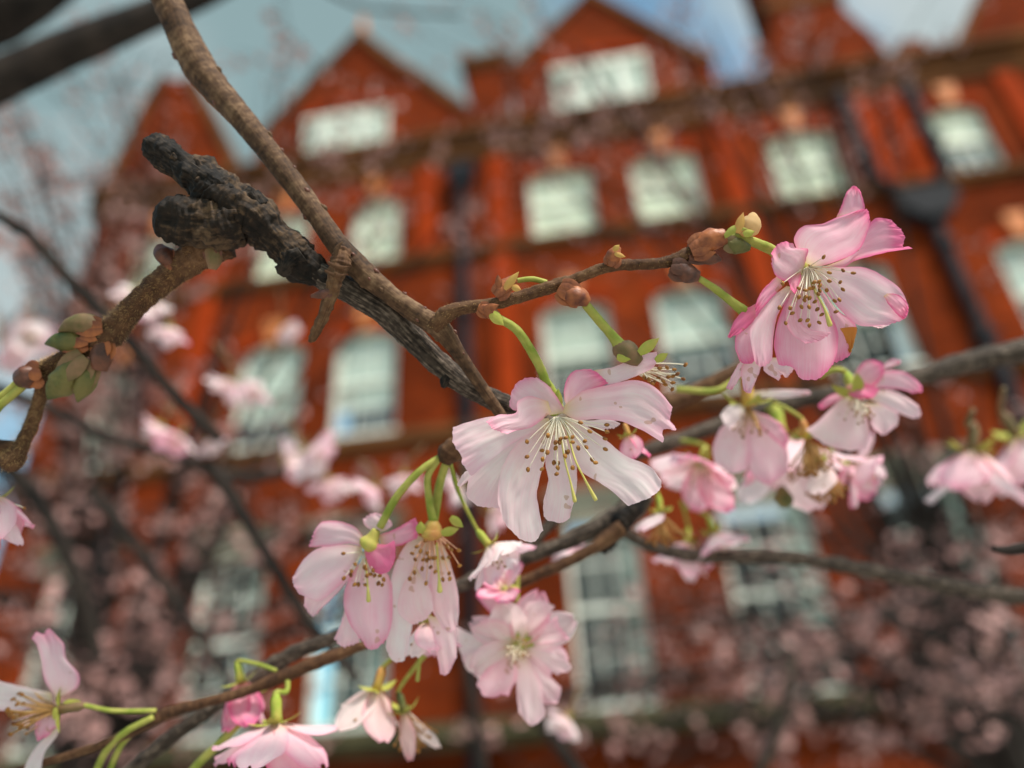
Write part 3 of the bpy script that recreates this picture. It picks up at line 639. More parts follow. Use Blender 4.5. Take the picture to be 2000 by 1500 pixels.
for q in ([(842, 590, 4.5), (880, 850, 0), (920, 1010, -1), (950, 1140, -1.3)], [(885, 600, 4.5), (945, 840, 0), (1010, 980, -1), (1090, 1130, -1.4)]):
    pts = [zp(c1, *r_) for r_ in q]; world_tube('style', pts + [pts[-1] + (pts[-1] - pts[-2]).normalized() * .0004], [.00022, .00022, .0002, .0004, .00035], PISTIL, fl1)

# ---- blossom behind it, seen from the side
c1b = zconv(850, 650, 3.488, FD + .004)
fl1b = ptube('blossom', [(1205, 668, .153, 9), (1212, 678, .153, 20), (1225, 688, .153, 23), (1240, 700, .153, 17), (1250, 708, .153, 10)], OLIVE, br1, label='side-on blossom with fluffy white stamens and bare calyx')
ptube('pedicel', [(1143, 594, .1515, 9), (1165, 620, .152, 9.5), (1195, 655, .153, 10), (1210, 675, .153, 14)], GREEN, fl1b, lump=.08)
fuzz([(1143, 594, .1515, 9), (1165, 620, .152, 9.5), (1195, 655, .153, 10)], FUZZ, fl1b, 120, .0004)
for a, b, wd in (((1248, 690), (1288, 660), 11), ((1280, 705), (1305, 690), 8), ((1205, 697), (1232, 702), 9)): leaf_patch('sepal', a, b, wd, YELGREEN, fl1b, .1512)
petal_patch([(1085, 255), (1230, 228), (1390, 150), (1512, 128)], [(1512, 128), (1508, 195), (1480, 245)], [(1060, 345), (1200, 350), (1350, 302), (1480, 245)], c1b, 0, -1.2, -1.0, .5, .12, parent=fl1b, seed=31)
for (a, b) in [(1705, 217), (1630, 250), (1690, 315), (1620, 340), (1615, 385), (1580, 237), (1532, 275), (1620, 295), (1555, 330), (1568, 352), (1495, 330), (1455, 320), (1425, 305), (1530, 240), (1480, 345), (1590, 300), (1650, 280), (1520, 310)]:
    stamen(zp(c1b, 1370 + random.uniform(-30, 30), 240 + random.uniform(-20, 30), 1), zp(c1b, a, b, random.uniform(-1.5, 1.5)), fl1b, up * random.uniform(-.0002, .0004), r=.00013)

# ---- upper right blossom
c2 = zconv(1380, 340, 3.57, FD)
fl2 = ptube('blossom', [(1508, 490, FD + .004, 9), (1530, 505, FD + .0055, 14), (1560, 520, FD + .006, 18), (1575, 525, FD + .0055, 10)], YELGREEN, br1, label='rich pink ruffled blossom at the twig end with a browned petal edge')
ptube('pedicel', [(1415, 463, FD + .0008, 8), (1450, 466, FD + .001, 9), (1490, 480, FD + .003, 10), (1515, 492, FD + .0045, 10)], GREEN, fl2, lump=.08)
ptube('pedicel', [(1365, 543, FD + .0005, 6), (1395, 563, FD + .001, 7.5), (1430, 590, FD + .003, 8.5), (1458, 612, FD + .0055, 12)], GREEN, fl2, lump=.08)
fuzz([(1415, 463, FD + .0008, 8), (1450, 466, FD + .001, 9), (1490, 480, FD + .003, 10)], FUZZ, fl2, 140, .0004)
PET2 = [
 ([(905, 305), (935, 230), (975, 130), (1012, 88)], [(1012, 88), (1035, 84), (1062, 102)], [(1080, 330), (1102, 250), (1090, 170), (1062, 102)], 4.2, 3.0, -.8, 0, .42),
 ([(1060, 560), (1100, 410), (1150, 330), (1200, 305), (1280, 320)], [(1280, 320), (1340, 370), (1382, 440), (1366, 500), (1437, 516)], [(790, 655), (950, 655), (1040, 603), (1250, 548), (1437, 516)], 4.6, 1.6, -1.2, 0, .40),
 ([(690, 620), (618, 500), (620, 420), (680, 360), (800, 348), (900, 305), (1050, 255)], [(1050, 255), (1120, 248), (1142, 330)], [(760, 650), (900, 612), (1050, 540), (1110, 440), (1142, 330)], 4.4, -1.2, -1.8, 0, .28),
 ([(665, 690), (560, 745), (480, 705), (453, 620)], [(453, 620), (462, 530), (530, 473), (605, 485)], [(680, 650), (700, 570), (706, 522), (625, 515), (605, 485)], 4.0, -1.6, -1.8, 0, .30),
 ([(600, 700), (570, 740), (590, 800)], [(590, 800), (612, 835), (630, 800)], [(660, 680), (655, 740), (630, 800)], 3.0, -.6, -.3, 0, .5),
 ([(780, 655), (950, 648), (1100, 650), (1230, 710), (1350, 800), (1395, 880)], [(1395, 880), (1407, 930), (1375, 1010), (1262, 1057)], [(720, 700), (850, 850), (950, 965), (1050, 1050), (1130, 1062), (1262, 1057)], 4.6, -.6, -1.8, 0, .18),
 ([(1235, 850), (1270, 910), (1330, 980), (1372, 1015)], [(1372, 1015), (1400, 985), (1408, 930)], [(1260, 832), (1330, 838), (1385, 880), (1408, 930)], -.9, -1.7, -.5, 0, .45),
 ([(720, 720), (850, 950), (880, 1100), (890, 1310)], [(890, 1310), (960, 1292), (1005, 1245), (1018, 1190)], [(740, 720), (900, 935), (1000, 1010), (1046, 1072), (1018, 1190)], 5.2, 2.6, -1.0, 0, .30),
 ([(680, 720), (560, 870), (490, 1050), (470, 1200), (500, 1330)], [(500, 1330), (600, 1350), (660, 1425), (780, 1425), (882, 1330)], [(700, 720), (800, 900), (900, 1050), (916, 1200), (882, 1330)], 5.0, .8, -1.6, 0, .26),
 ([(650, 750), (580, 850), (550, 1000), (590, 1110), (690, 1182)], [(690, 1182), (790, 1162), (872, 1105)], [(660, 750), (632, 900), (650, 1020), (730, 1085), (872, 1105)], 4.2, -1.2, .9, 0, .12),
 ([(560, 780), (440, 870), (340, 1000), (298, 1120), (330, 1270)], [(330, 1270), (345, 1322), (400, 1342), (457, 1300)], [(640, 800), (560, 880), (490, 1000), (465, 1150), (457, 1300)], 4.4, -.4, -1.4, 0, .14),
 ([(500, 700), (385, 815), (338, 920)], [(338, 920), (342, 960), (345, 990)], [(540, 770), (440, 880), (345, 990)], 3.8, 1.4, -.7, 0, .5),
 ([(370, 890), (260, 950), (190, 1030), (148, 1138)], [(148, 1138), (155, 1142), (165, 1140)], [(370, 970), (320, 1035), (240, 1105), (165, 1140)], 4.4, 3.0, -.5, 0, .75),
 ([(350, 980), (225, 1080), (198, 1200), (235, 1310)], [(235, 1310), (300, 1325), (350, 1290)], [(430, 950), (390, 1050), (345, 1180), (350, 1290)], 5.0, 3.0, -.8, 0, .3),
 ([(250, 1280), (200, 1360), (135, 1488)], [(135, 1488), (155, 1500), (180, 1503)], [(300, 1300), (260, 1380), (180, 1503)], 5.4, 4.4, -.4, 0, .08),
 ([(280, 1290), (240, 1360), (255, 1500)], [(255, 1500), (280, 1525), (305, 1528)], [(380, 1300), (372, 1370), (340, 1450), (305, 1528)], 5.2, 4.2, -.4, 0, .06),
 ([(420, 1280), (400, 1370), (505, 1442)], [(505, 1442), (528, 1395), (560, 1418), (617, 1350)], [(520, 1280), (600, 1300), (617, 1350)], 5.6, 4.8, -.4, 0, .0),
 ([(1130, 1045), (1150, 1060), (1190, 1072)], [(1190, 1072), (1220, 1073), (1240, 1068)], [(1240, 1040), (1275, 1050), (1240, 1068)], 2.4, 2.6, 0, 0, .0),
]
for k, p in enumerate(PET2): petal_patch(p[0], p[1], p[2], c2, *p[3:7], p[7] + .12, parent=fl2, seed=k + 51, nu=34, nv=36)
petal_patch([(930, 1075), (965, 1140), (990, 1240)], [(990, 1240), (1005, 1250), (1019, 1200)], [(1010, 1065), (1048, 1072), (1040, 1130), (1019, 1200)], c2, 2.2, 2.0, -.2, 0, .2, 1.0, parent=fl2, seed=91, name='withered_petal_edge')
for (a, b) in [(817, 578), (952, 672), (1024, 690), (857, 688), (857, 746), (932, 754), (951, 805), (838, 810), (784, 750), (750, 755), (790, 778), (742, 792), (720, 798), (690, 810), (789, 812), (780, 836), (642, 797), (643, 858), (690, 858), (718, 865), (683, 880), (755, 890), (894, 884), (927, 877), (904, 960), (662, 926), (715, 926), (772, 943), (803, 980), (583, 934), (598, 970), (508, 932), (552, 1040), (652, 1020), (704, 1020), (717, 1055), (786, 1036), (530, 762)]:
    stamen(zp(c2, 695 + (a - 695) * .08, 650, 5.0), zp(c2, a, b, random.uniform(-2.2, -.6)), fl2, -fwd * .0006 + up * random.uniform(0, .0005), r=.00009, ar=.00043)
pts = [zp(c2, 700, 690, 4.5), zp(c2, 760, 820, 0), zp(c2, 820, 930, -1.6), zp(c2, 858, 1045, -2)]
world_tube('style', pts + [pts[-1] + (pts[-1] - pts[-2]).normalized() * .0005], [.00022, .00024, .00024, .0005, .0004], PISTIL, fl2)

# ---- dark gnarled branch
br2 = root('cherry_branch', px(300, 285, .158), 'dark gnarled old cherry branch with a swollen cut knot', 'branch')
B2 = [(296, 282, .1585, 22), (312, 292, .1585, 28), (345, 318, .158, 29), (395, 350, .158, 38), (430, 385, .158, 50), (470, 412, .158, 50), (505, 428, .158, 42), (545, 470, .158, 34), (585, 510, .158, 36), (620, 532, .158, 27), (650, 552, .158, 22)]
wood('gnarled_wood', B2, BARK_OLD, br2, n=260, seg=48, lump=.26, lfreq=230, seed=11, grain=.14, ridge=.03, ridgefreq=1.0, octv=2)
B2b = [(600, 522, .158, 22), (640, 545, .158, 25), (700, 578, .1585, 24), (755, 612, .1585, 26), (800, 655, .159, 25), (870, 722, .160, 22), (930, 765, .161, 20), (1000, 795, .163, 20), (1060, 812, .166, 18)]
wood('branch_wood', B2b, BARK_GREY, br2, n=240, seg=40, lump=.10, lfreq=300, seed=18, grain=.06)
wood('cut_knot', [(470, 430, .158, 46), (430, 437, .157, 52), (385, 435, .156, 48), (345, 430, .1555, 46), (322, 426, .1555, 40), (309, 424, .1555, 26)], BARK_OLD, br2, n=110, seg=44, lump=.26, lfreq=260, seed=12, ridge=.022, ridgefreq=.8, grain=.12, octv=3)
wood('dead_stub', [(292, 278, .157, 20), (310, 292, .157, 28), (345, 318, .1568, 28), (385, 345, .1562, 30), (420, 372, .156, 34), (450, 395, .1562, 30)], BARK_DARK, br2, n=110, seg=36, lump=.30, lfreq=300, seed=13, grain=.16, octv=3)
wood('bark_spike', [(470, 400, .1565, 20), (485, 380, .156, 15), (492, 366, .156, 6)], BARK_DARK, br2, n=20, seg=14, lump=.4, lfreq=700, seed=14)
wood('bark_spike', [(505, 405, .1565, 20), (490, 378, .156, 16)], BARK_DARK, br2, n=12, seg=14, lump=.4, lfreq=700, seed=15)
wood('torn_bark', [(590, 495, .1562, 22), (568, 510, .156, 24), (556, 526, .156, 18), (548, 538, .156, 8)], BARK_DARK, br2, n=30, seg=16, lump=.4, lfreq=600, seed=16)
wood('bark_spike', [(875, 735, .1592, 14), (868, 750, .159, 9), (864, 757, .159, 4)], BARK_DARK, br2, n=10, seg=12, lump=.3, lfreq=700, seed=17)

# ---- fuzzy golden-brown twig hanging from the knot
br3 = root('cherry_twig', px(430, 470, .158), 'fuzzy golden brown twig hanging from the gnarled knot with green buds', 'twig')
B3 = [(430, 465, .1590, 42), (395, 490, .1600, 34), (345, 528, .1615, 26), (290, 572, .163, 23), (240, 622, .164, 24), (212, 655, .1645, 27), (170, 678, .165, 18), (110, 708, .166, 16), (60, 732, .167, 16), (38, 742, .167, 10)]
wood('twig_wood', B3, BARK_TWIG, br3, n=180, seg=24, lump=.16, lfreq=700, seed=21, grain=.06); fuzz(B3, FUZZ, br3, 5000, .0010)
B3b = [(88, 722, .1665, 14), (78, 775, .167, 12), (62, 825, .167, 13), (42, 868, .167, 14), (24, 895, .167, 24), (8, 900, .167, 18)]
wood('side_twig', B3b, BARK_TWIG, br3, n=60, seg=16, lump=.14, lfreq=420, seed=22); fuzz(B3b, FUZZ, br3, 2200, .0010)
wood('side_twig', [(40, 875, .167, 12), (0, 872, .167, 14), (-50, 868, .168, 14), (-110, 850, .17, 14)], BARK_TWIG, br3, n=24, seg=14, lump=.14, lfreq=420, seed=23)
for sp_, m_, ns, sm in (([(200, 640, .163, 12), (168, 632, .1625, 20), (142, 635, .1625, 17), (124, 642, .1625, 8), (114, 648, .1625, 2)], OLIVE, 4, SCALE),
                        ([(172, 668, .164, 10), (145, 667, .1635, 19), (118, 667, .1635, 18), (100, 669, .1635, 10), (88, 672, .1635, 2)], BUDGREEN, 3, SCALE),
                        ([(168, 698, .1645, 10), (148, 720, .164, 22), (125, 745, .164, 29), (108, 762, .164, 19), (98, 774, .164, 8), (94, 780, .164, 2)], BUDGREEN, 3, OLIVE),
                        ([(182, 705, .1642, 10), (174, 732, .1637, 19), (163, 758, .1637, 18), (155, 776, .1637, 8), (152, 785, .1637, 2)], BUDGREEN, 3, OLIVE),
                        ([(205, 665, .164, 16), (198, 700, .1633, 20), (192, 722, .1633, 15)], SCALE_DK, 4, SCALE),
                        ([(80, 728, .1655, 12), (55, 735, .165, 24), (35, 742, .165, 16)], SCALE_DK, 3, SCALE),
                        ([(345, 520, .160, 8), (322, 500, .159, 18), (315, 488, .159, 14), (312, 478, .159, 6)], SCALE_DK, 2, SCALE),
                        ([(415, 480, .157, 14), (418, 505, .1565, 16), (415, 526, .1565, 8)], OLIVE, 3, SCALE_DK)): bud(sp_, m_, br3, ns, sm)
ptube('stem', [(40, 742, .166, 8), (15, 765, .166, 8), (-20, 790, .166, 8), (-60, 830, .166, 8)], GREEN, br3); ptube('stem', [(48, 752, .1655, 8), (20, 775, .1655, 8), (-10, 805, .1655, 8), (-40, 870, .1655, 8)], GREEN, br3)

# ------------------------------------------------------------------ generic blossoms (softer, further back)
def gen_petal(seed):
    rnd = random.Random(seed); nu, nv = 9, 8; vs, fs, uvs = [], [], []
    cup = rnd.uniform(.10, .3); curl = rnd.uniform(-.35, .25); wd = rnd.uniform(.30, .40); notch = rnd.uniform(.03, .09); tw = rnd.uniform(-.2, .2)
    for i in range(nu + 1):
        s = i / nu
        wprof = wd * (math.sin(math.pi * min(1, .08 + s * .80)) ** .75) * (1 if s < .75 else 1 - ((s - .75) / .25) ** 2 * .42)
        for j in range(nv + 1):
            t = j / nv * 2 - 1
            x = s * (1 - notch * (s > .6) * max(0, 1 - abs(t) * 2.5) * (s - .6) / .4)
            x += (s ** 4) * .03 * noise.noise(Vector((t * 5, seed * 1.7, 0)))
            z = cup * t * t * wprof * 1.4 + curl * s * s * .5 + .05 * noise.noise(Vector((s * 3, t * 3, seed * 2.1))) * s * 2 + .02 * math.sin(t * 9 + seed) * s
            y = wprof * t
            vs.append(Vector((x, y + tw * z, z))); uvs.append((j / nv, s))
    W = nv + 1
    for i in range(nu):
        for j in range(nv): a = i * W + j; fs.append((a, a + 1, a + W + 1, a + W))
    return mesh('petal', vs, fs, PETAL, uvs=uvs)
GPET = [gen_petal(k + 1) for k in range(8)]
def gen_stamen(seed, fm, am):
    rnd = random.Random(seed + 100); pts = []
    for i in range(6): s = i / 5; pts.append(Vector((s, .12 * math.sin(s * 2.5 + seed) * s, rnd.uniform(-.1, .1) * s * s)))
    v, f = tube_data(pts, [.016] * 6, 5); v2, f2 = anther_data(pts[-1], Vector((.6, .5, .6)).normalized(), .048); k = len(v)
    return mesh('stamen', v + v2, f + [tuple(q + k for q in g) for g in f2], [fm, am], mi=[0] * len(f) + [1] * len(f2))
GST = [gen_stamen(k, FILAMENT, ANTHER) for k in range(4)]; GSTP = [gen_stamen(k, FILAMENT_PK, ANTHER) for k in range(4)]; GSTD = [gen_stamen(k, DRY, ANTHER) for k in range(4)]
def cdir(a): return (rt * a[0] + up * a[1] - fwd * a[2]).normalized()
def frame_quat(x, z):
    x = x.normalized(); z = (z - x * z.dot(x)).normalized(); return Matrix((x, z.cross(x), z)).transposed().to_quaternion()
def blossom(parent, X, Y, d, axis, rpx, npet=10, opening=(55, 85), pink=.25, seed=0, nst=16, stl=.55, stem=None, calyx=YELGREEN, st=None, stem_mat=GREEN, wither=0, petals_only=None, label=None, sepals=4):
    """semi-double cherry blossom: centre at pixel, axis in camera space (right, up, toward lens), petal length rpx"""
    rnd = random.Random(seed * 7 + 3); c = px(X, Y, d); ax = cdir(axis); r = rpx * d / FPX
    o_ = ax.orthogonal().normalized()
    b0 = c - ax * r * .42
    Q = [b0, c - ax * r * .30, c - ax * r * .12, c + ax * r * .03]
    v, f = tube_data(Q, [r * .04, r * .085, r * .08, r * .10], 10); fl = obj('blossom', v, f, calyx, parent, org=c)
    if label: fl['label'] = label
    if stem:
        p0 = px(*stem[0]); mid = [px(*q) for q in stem[1:]]
        P = [p0] + mid + ([] if mid else [p0.lerp(b0, .5) + up * .04 * (p0 - b0).length]) + [b0, c - ax * r * .25]
        rs = r * .042; world_tube('pedicel', P, [rs] * (len(P) - 1) + [r * .06], stem_mat, fl, n=16, seg=8)
    for k in range(sepals):
        an = 2 * math.pi * k / max(1, sepals) + rnd.random(); e = (o_ * math.cos(an) + ax.cross(o_) * math.sin(an))
        dr = (e * .9 - ax * rnd.uniform(-.2, .5)).normalized()
        s_ = place('sepal', SEP, c + e * r * .08, fl, frame_quat(dr, ax), r * .34)
    for k in range(npet):
        an = 2 * math.pi * (k * .381966 if npet > 6 else k / npet) + rnd.uniform(-.25, .25)
        e = o_ * math.cos(an) + ax.cross(o_) * math.sin(an)
        op = R(rnd.uniform(*opening)); dr = ax * math.cos(op) + e * math.sin(op)
        nz = (ax * math.sin(op) - e * math.cos(op))
        q = frame_quat(dr, nz)
        p_ = place('petal', rnd.choice(GPET), c + e * r * .05, fl, q, (r * rnd.uniform(.82, 1.08), r * rnd.uniform(.8, 1.15), r))
        p_.color = (max(0, pink - .08 + rnd.uniform(-.18, .22)), wither * rnd.uniform(.5, 1), 0, 1)
    for k in range(nst):
        an = rnd.uniform(0, 6.283); e = o_ * math.cos(an) + ax.cross(o_) * math.sin(an); op = R(rnd.uniform(4, 42)); dr = ax * math.cos(op) + e * math.sin(op)
        place('stamen', rnd.choice(st or GST), c, fl, frame_quat(dr, e.cross(dr) + e * .2), r * stl * rnd.uniform(.7, 1.1))
    return fl
def sep_mesh():
    vs, fs = [], []
    for i in range(6):
        s = i / 5; wd = .28 * math.sin(math.pi * (.2 + .8 * s)) + .01
        for t in (-1, 0, 1): vs.append(Vector((s, wd * t, .15 * t * t * wd - .25 * s * s)))
    for i in range(5):
        for j in range(2): a = i * 3 + j; fs.append((a, a + 1, a + 4, a + 3))
    return mesh('sepal', vs, fs, YELGREEN)
SEP = sep_mesh()

# ---- cluster below the main blossom (traced, slightly soft)
br4 = root('cherry_twig', px(1000, 830, .17), 'short brown spur behind the large blossom holding the drooping pink cluster', 'twig')
wood('spur_wood', [(1010, 815, .167, 14), (950, 838, .168, 15), (905, 862, .168, 18), (878, 885, .168, 22), (868, 905, .168, 12)], BARK_TWIG, br4, n=40, seg=14, lump=.2, lfreq=450, seed=31)
c3 = zconv(550, 850, 3.3333, .166)
fl3 = ptube('blossom', [(735, 1035, .1675, 8), (728, 1050, .1675, 13), (722, 1062, .1675, 22), (718, 1068, .168, 8)], YELGREEN, br4, label='drooping pink blossom with one bright folded petal')
ptube('pedicel', [(858, 893, .168, 6), (820, 920, .167, 7), (775, 970, .167, 7.5), (742, 1030, .1675, 8)], GREEN, fl3)
PET3 = [
 ([(550, 690), (480, 600), (370, 560), (260, 565), (215, 620)], [(215, 620), (190, 690), (175, 728)], [(545, 735), (440, 705), (320, 722), (175, 728)], 1.5, -.5, -1.2, 0, .38),
 ([(520, 725), (400, 712), (250, 730), (150, 800), (90, 890)], [(90, 890), (70, 950), (110, 1030), (150, 1030)], [(530, 770), (450, 900), (330, 1020), (230, 1080), (150, 1030)], 2.5, 0, -1.6, 0, .22),
 ([(480, 850), (330, 900), (170, 1010), (145, 1110)], [(145, 1110), (200, 1178), (250, 1142)], [(500, 850), (430, 950), (330, 1060), (250, 1142)], 3.5, 2.2, -.8, 0, .2),
 ([(530, 715), (550, 800), (590, 880), (650, 907)], [(650, 907), (705, 880), (742, 800)], [(600, 700), (680, 712), (735, 690), (742, 800)], .8, -2.0, -1.0, 0, .85),
 ([(530, 800), (430, 950), (405, 1100), (440, 1220), (500, 1310)], [(500, 1310), (560, 1388), (620, 1390), (682, 1330)], [(640, 820), (710, 950), (722, 1100), (712, 1250), (682, 1330)], 3, .6, -1.8, 0, .3),
 ([(430, 1080), (380, 1240), (340, 1330)], [(340, 1330), (400, 1378), (500, 1350)], [(500, 1100), (520, 1250), (500, 1350)], 4.2, 3.4, -.5, 0, .15),
 ([(620, 640), (545, 590), (528, 545)], [(528, 545), (600, 508), (680, 520)], [(680, 620), (720, 580), (680, 520)], 3, 3, -.5, 0, .25),
 ([(630, 650), (740, 610), (872, 535)], [(872, 535), (890, 590), (885, 670)], [(650, 720), (760, 720), (885, 670)], 2, .8, -.6, 0, .55)]
for k, p in enumerate(PET3): petal_patch(p[0], p[1], p[2], c3, *p[3:], parent=fl3, seed=k + 120, nu=24, nv=26)
for (a, b) in [(402, 770), (480, 840), (455, 885), (450, 910), (405, 932), (475, 972), (500, 972), (545, 868), (555, 915), (540, 855), (580, 905), (605, 915), (640, 915), (665, 940), (630, 965), (655, 975), (545, 975), (595, 880)]:
    stamen(zp(c3, 540 + (a - 540) * .1, 760, 2.2), zp(c3, a, b, random.uniform(-1.8, -.6)), fl3, Vector((0, 0, 0)))
pts = [zp(c3, 545, 770, 2), zp(c3, 552, 870, -1), zp(c3, 560, 970, -1.6), zp(c3, 566, 1070, -1.8)]; world_tube('style', pts + [pts[-1] + (pts[-1] - pts[-2]).normalized() * .0005], [.0002, .0002, .0002, .0005, .0004], PISTIL, fl3)
c4 = zconv(550, 850, 3.3333, .167)
fl4 = ptube('blossom', [(846, 1015, .168, 8), (845, 1025, .168, 16), (844, 1037, .168, 20), (843, 1048, .1675, 20), (843, 1054, .1675, 8)], ORANGE, br4, label='fading blossom with orange calyx, pink stamens and long hanging petals')
ptube('pedicel', [(858, 895, .168, 6), (836, 930, .168, 7), (838, 975, .168, 7.5), (846, 1018, .168, 9)], GREEN, fl4); ptube('pedicel', [(872, 900, .1685, 8), (858, 950, .170, 9), (850, 1000, .171, 9), (845, 1030, .171, 9)], GREEN, fl4)
for a, b, wd in (((822, 1042), (822, 1018), 10), ((862, 1042), (897, 1032), 9), ((880, 1010), (905, 1030), 9)): leaf_patch('sepal', a, b, wd, YELGREEN, fl4, .1662)
PET4 = [
 ([(880, 640), (790, 740), (720, 900), (700, 1100), (678, 1380)], [(678, 1380), (720, 1465), (800, 1462), (840, 1300)], [(960, 700), (900, 900), (880, 1100), (840, 1300)], 2, 1.0, -1.2, 0, .08),
 ([(870, 850), (780, 1000), (760, 1150), (850, 1235)], [(850, 1235), (930, 1205), (988, 1142)], [(900, 900), (970, 1010), (988, 1142)], 1.2, -.6, -1.2, 0, .05),
 ([(990, 800), (960, 1000), (980, 1140), (1060, 1265)], [(1060, 1265), (1100, 1285), (1150, 1230)], [(1090, 800), (1145, 1000), (1155, 1130), (1150, 1230)], 2.4, .8, -1.2, 0, .12),
 ([(945, 1170), (985, 1300), (1035, 1560)], [(1035, 1560), (1085, 1552), (1142, 1440)], [(1080, 1200), (1130, 1270), (1142, 1440)], 2.4, 1.6, -.8, 0, .14),
 ([(820, 700), (800, 900), (840, 1050)], [(840, 1050), (950, 1130), (1080, 1130)], [(1060, 720), (1110, 900), (1080, 1130)], 3.4, 3.0, -1, 0, .10)]
for k, p in enumerate(PET4): petal_patch(p[0], p[1], p[2], c4, *p[3:], parent=fl4, seed=k + 150, nu=24, nv=26)
for (a, b) in [(870, 810), (905, 755), (950, 770), (985, 800), (960, 800), (920, 810), (945, 815), (1000, 800), (1050, 800), (1090, 795), (1105, 745), (1155, 750), (1080, 720), (880, 725), (935, 685), (850, 770), (915, 870), (970, 860), (1000, 890), (1050, 940), (1095, 935), (1090, 900), (940, 965), (1160, 850), (865, 895), (835, 935)]:
    stamen(zp(c4, 980 + (a - 980) * .35, 660, .6), zp(c4, a, b, random.uniform(-2.4, -1.2)), fl4, Vector((0, 0, 0)), r=.00014, fm=FILAMENT_PK)
pts = [zp(c4, 1010, 700, 0), zp(c4, 1018, 850, -1.6), zp(c4, 1025, 930, -2), zp(c4, 1030, 1010, -2.2)]; world_tube('style', pts + [pts[-1] + (pts[-1] - pts[-2]).normalized() * .0005], [.00025, .00025, .00025, .0006, .0004], PISTIL, fl4)
blossom(br4, 955, 1065, .178, (.5, -.6, .2), 92, 7, (30, 75), .2, 41, 8, stem=[(878, 900, .172), (895, 960, .176)])
fd5 = blossom(br4, 1012, 1262, .188, (.05, -.1, 1), 112, 8, (84, 104), .2, 42, 26, .38, calyx=YELGREEN, label='soft pale blossom facing outward below the dark twig', stem=[(1010, 1120, .196)])
c5 = zconv(500, 1150, 3.3333, .186)
for k, p in enumerate([
 ([(1690, 330), (1720, 200), (1762, 88)], [(1762, 88), (1850, 72), (1948, 112)], [(1740, 330), (1860, 225), (1948, 112)], 2, .5, -1, 0, .1),
 ([(1740, 330), (1850, 245), (1960, 180)], [(1960, 180), (1975, 240), (2045, 330)], [(1760, 375), (1900, 355), (2045, 330)], 2.4, 0, -1, 0, .2),
 ([(1755, 370), (1880, 400), (2000, 415)], [(2000, 415), (2050, 520), (1960, 562)], [(1740, 410), (1860, 485), (1960, 562)], 2, .5, -1, 0, .12),
 ([(1730, 400), (1860, 520), (1990, 640)], [(1990, 640), (1965, 740), (1880, 752)], [(1700, 420), (1780, 600), (1880, 752)], 2.6, 1, -1, 0, .18),
 ([(1680, 420), (1690, 600), (1708, 800)], [(1708, 800), (1790, 892), (1882, 830)], [(1740, 420), (1850, 600), (1882, 830)], 2, -.6, -1, 0, .1),
 ([(1640, 410), (1500, 530), (1430, 620)], [(1430, 620), (1500, 705), (1642, 690)], [(1690, 430), (1705, 560), (1642, 690)], 2.2, -.2, -1.2, 0, .22),
 ([(1640, 370), (1500, 395), (1375, 430)], [(1375, 430), (1365, 520), (1442, 562)], [(1660, 420), (1540, 500), (1442, 562)], 1.8, .6, -1, 0, .0),
 ([(1640, 340), (1500, 330), (1400, 290), (1295, 240)], [(1295, 240), (1305, 340), (1360, 505)], [(1650, 390), (1500, 460), (1360, 505)], 2.8, 1.6, -1, 0, .1),
 ([(1640, 350), (1480, 300), (1395, 260)], [(1395, 260), (1500, 200), (1625, 215)], [(1690, 340), (1675, 270), (1625, 215)], 2, 0, -1, 0, .16),
 ([(1600, 250), (1500, 130), (1430, 48)], [(1430, 48), (1500, 20), (1575, 8)], [(1690, 200), (1640, 90), (1575, 8)], 3.2, 2.4, -.8, 0, .45)]):
    petal_patch(p[0], p[1], p[2], c5, *p[3:], parent=fd5, seed=360 + k, nu=16, nv=12)
blossom(br4, 985, 1150, .19, (-.2, .6, .3), 70, 5, (40, 80), .45, 43, 5)
blossom(br4, 835, 1215, .176, (.1, -.8, .4), 90, 6, (20, 60), .14, 44, 8, stem=[(815, 1330, .18)])

# ---- long soft twigs across the lower half
br5 = root('cherry_branch', px(1240, 985, .2), 'dark soft branch sloping down left below the pink cluster', 'branch')
B5 = [(1262, 960, .205, 20), (1225, 1000, .205, 26), (1150, 1040, .205, 17), (1050, 1080, .204, 14), (960, 1115, .203, 13), (860, 1160, .202, 13), (760, 1205, .201, 13), (660, 1242, .200, 13), (570, 1278, .199, 15), (500, 1322, .198, 16), (400, 1392, .197, 15), (320, 1452, .196, 15), (240, 1520, .196, 15), (120, 1640, .196, 15)]
wood('branch_wood', B5, BARK_GREY, br5, n=120, seg=16, lump=.22, lfreq=330, seed=41)
wood('side_twig', [(1215, 1030, .2, 16), (1150, 1075, .199, 12), (1080, 1110, .198, 11), (1000, 1145, .198, 10)], BARK_TWIG, br5, n=40, seg=12, lump=.18, lfreq=400, seed=42)
wood('black_knot', [(1178, 1080, .203, 8), (1192, 1050, .203, 17), (1215, 1015, .203, 24), (1242, 988, .203, 18), (1258, 968, .203, 8)], BARK_DARK, br5, n=40, seg=16, lump=.35, lfreq=400, seed=43)
wood('side_twig', [(1030, 1075, .205, 12), (1060, 1040, .206, 11), (1085, 1010, .208, 11)], BARK_GREY, br5, n=16, seg=12, lump=.2, seed=44)
br6 = root('cherry_twig', px(700, 1262, .185), 'thin orange brown twig carrying the lower left blossoms', 'twig')
B6 = [(715, 1258, .188, 10), (640, 1285, .187, 13), (560, 1318, .186, 13), (480, 1350, .185, 10), (400, 1372, .184, 10), (330, 1392, .184, 12), (280, 1418, .183, 11), (190, 1458, .182, 9), (90, 1488, .181, 8), (-40, 1530, .18, 8)]
wood('twig_wood', B6, BARK_TWIG, br6, n=90, seg=14, lump=.16, lfreq=400, seed=51)
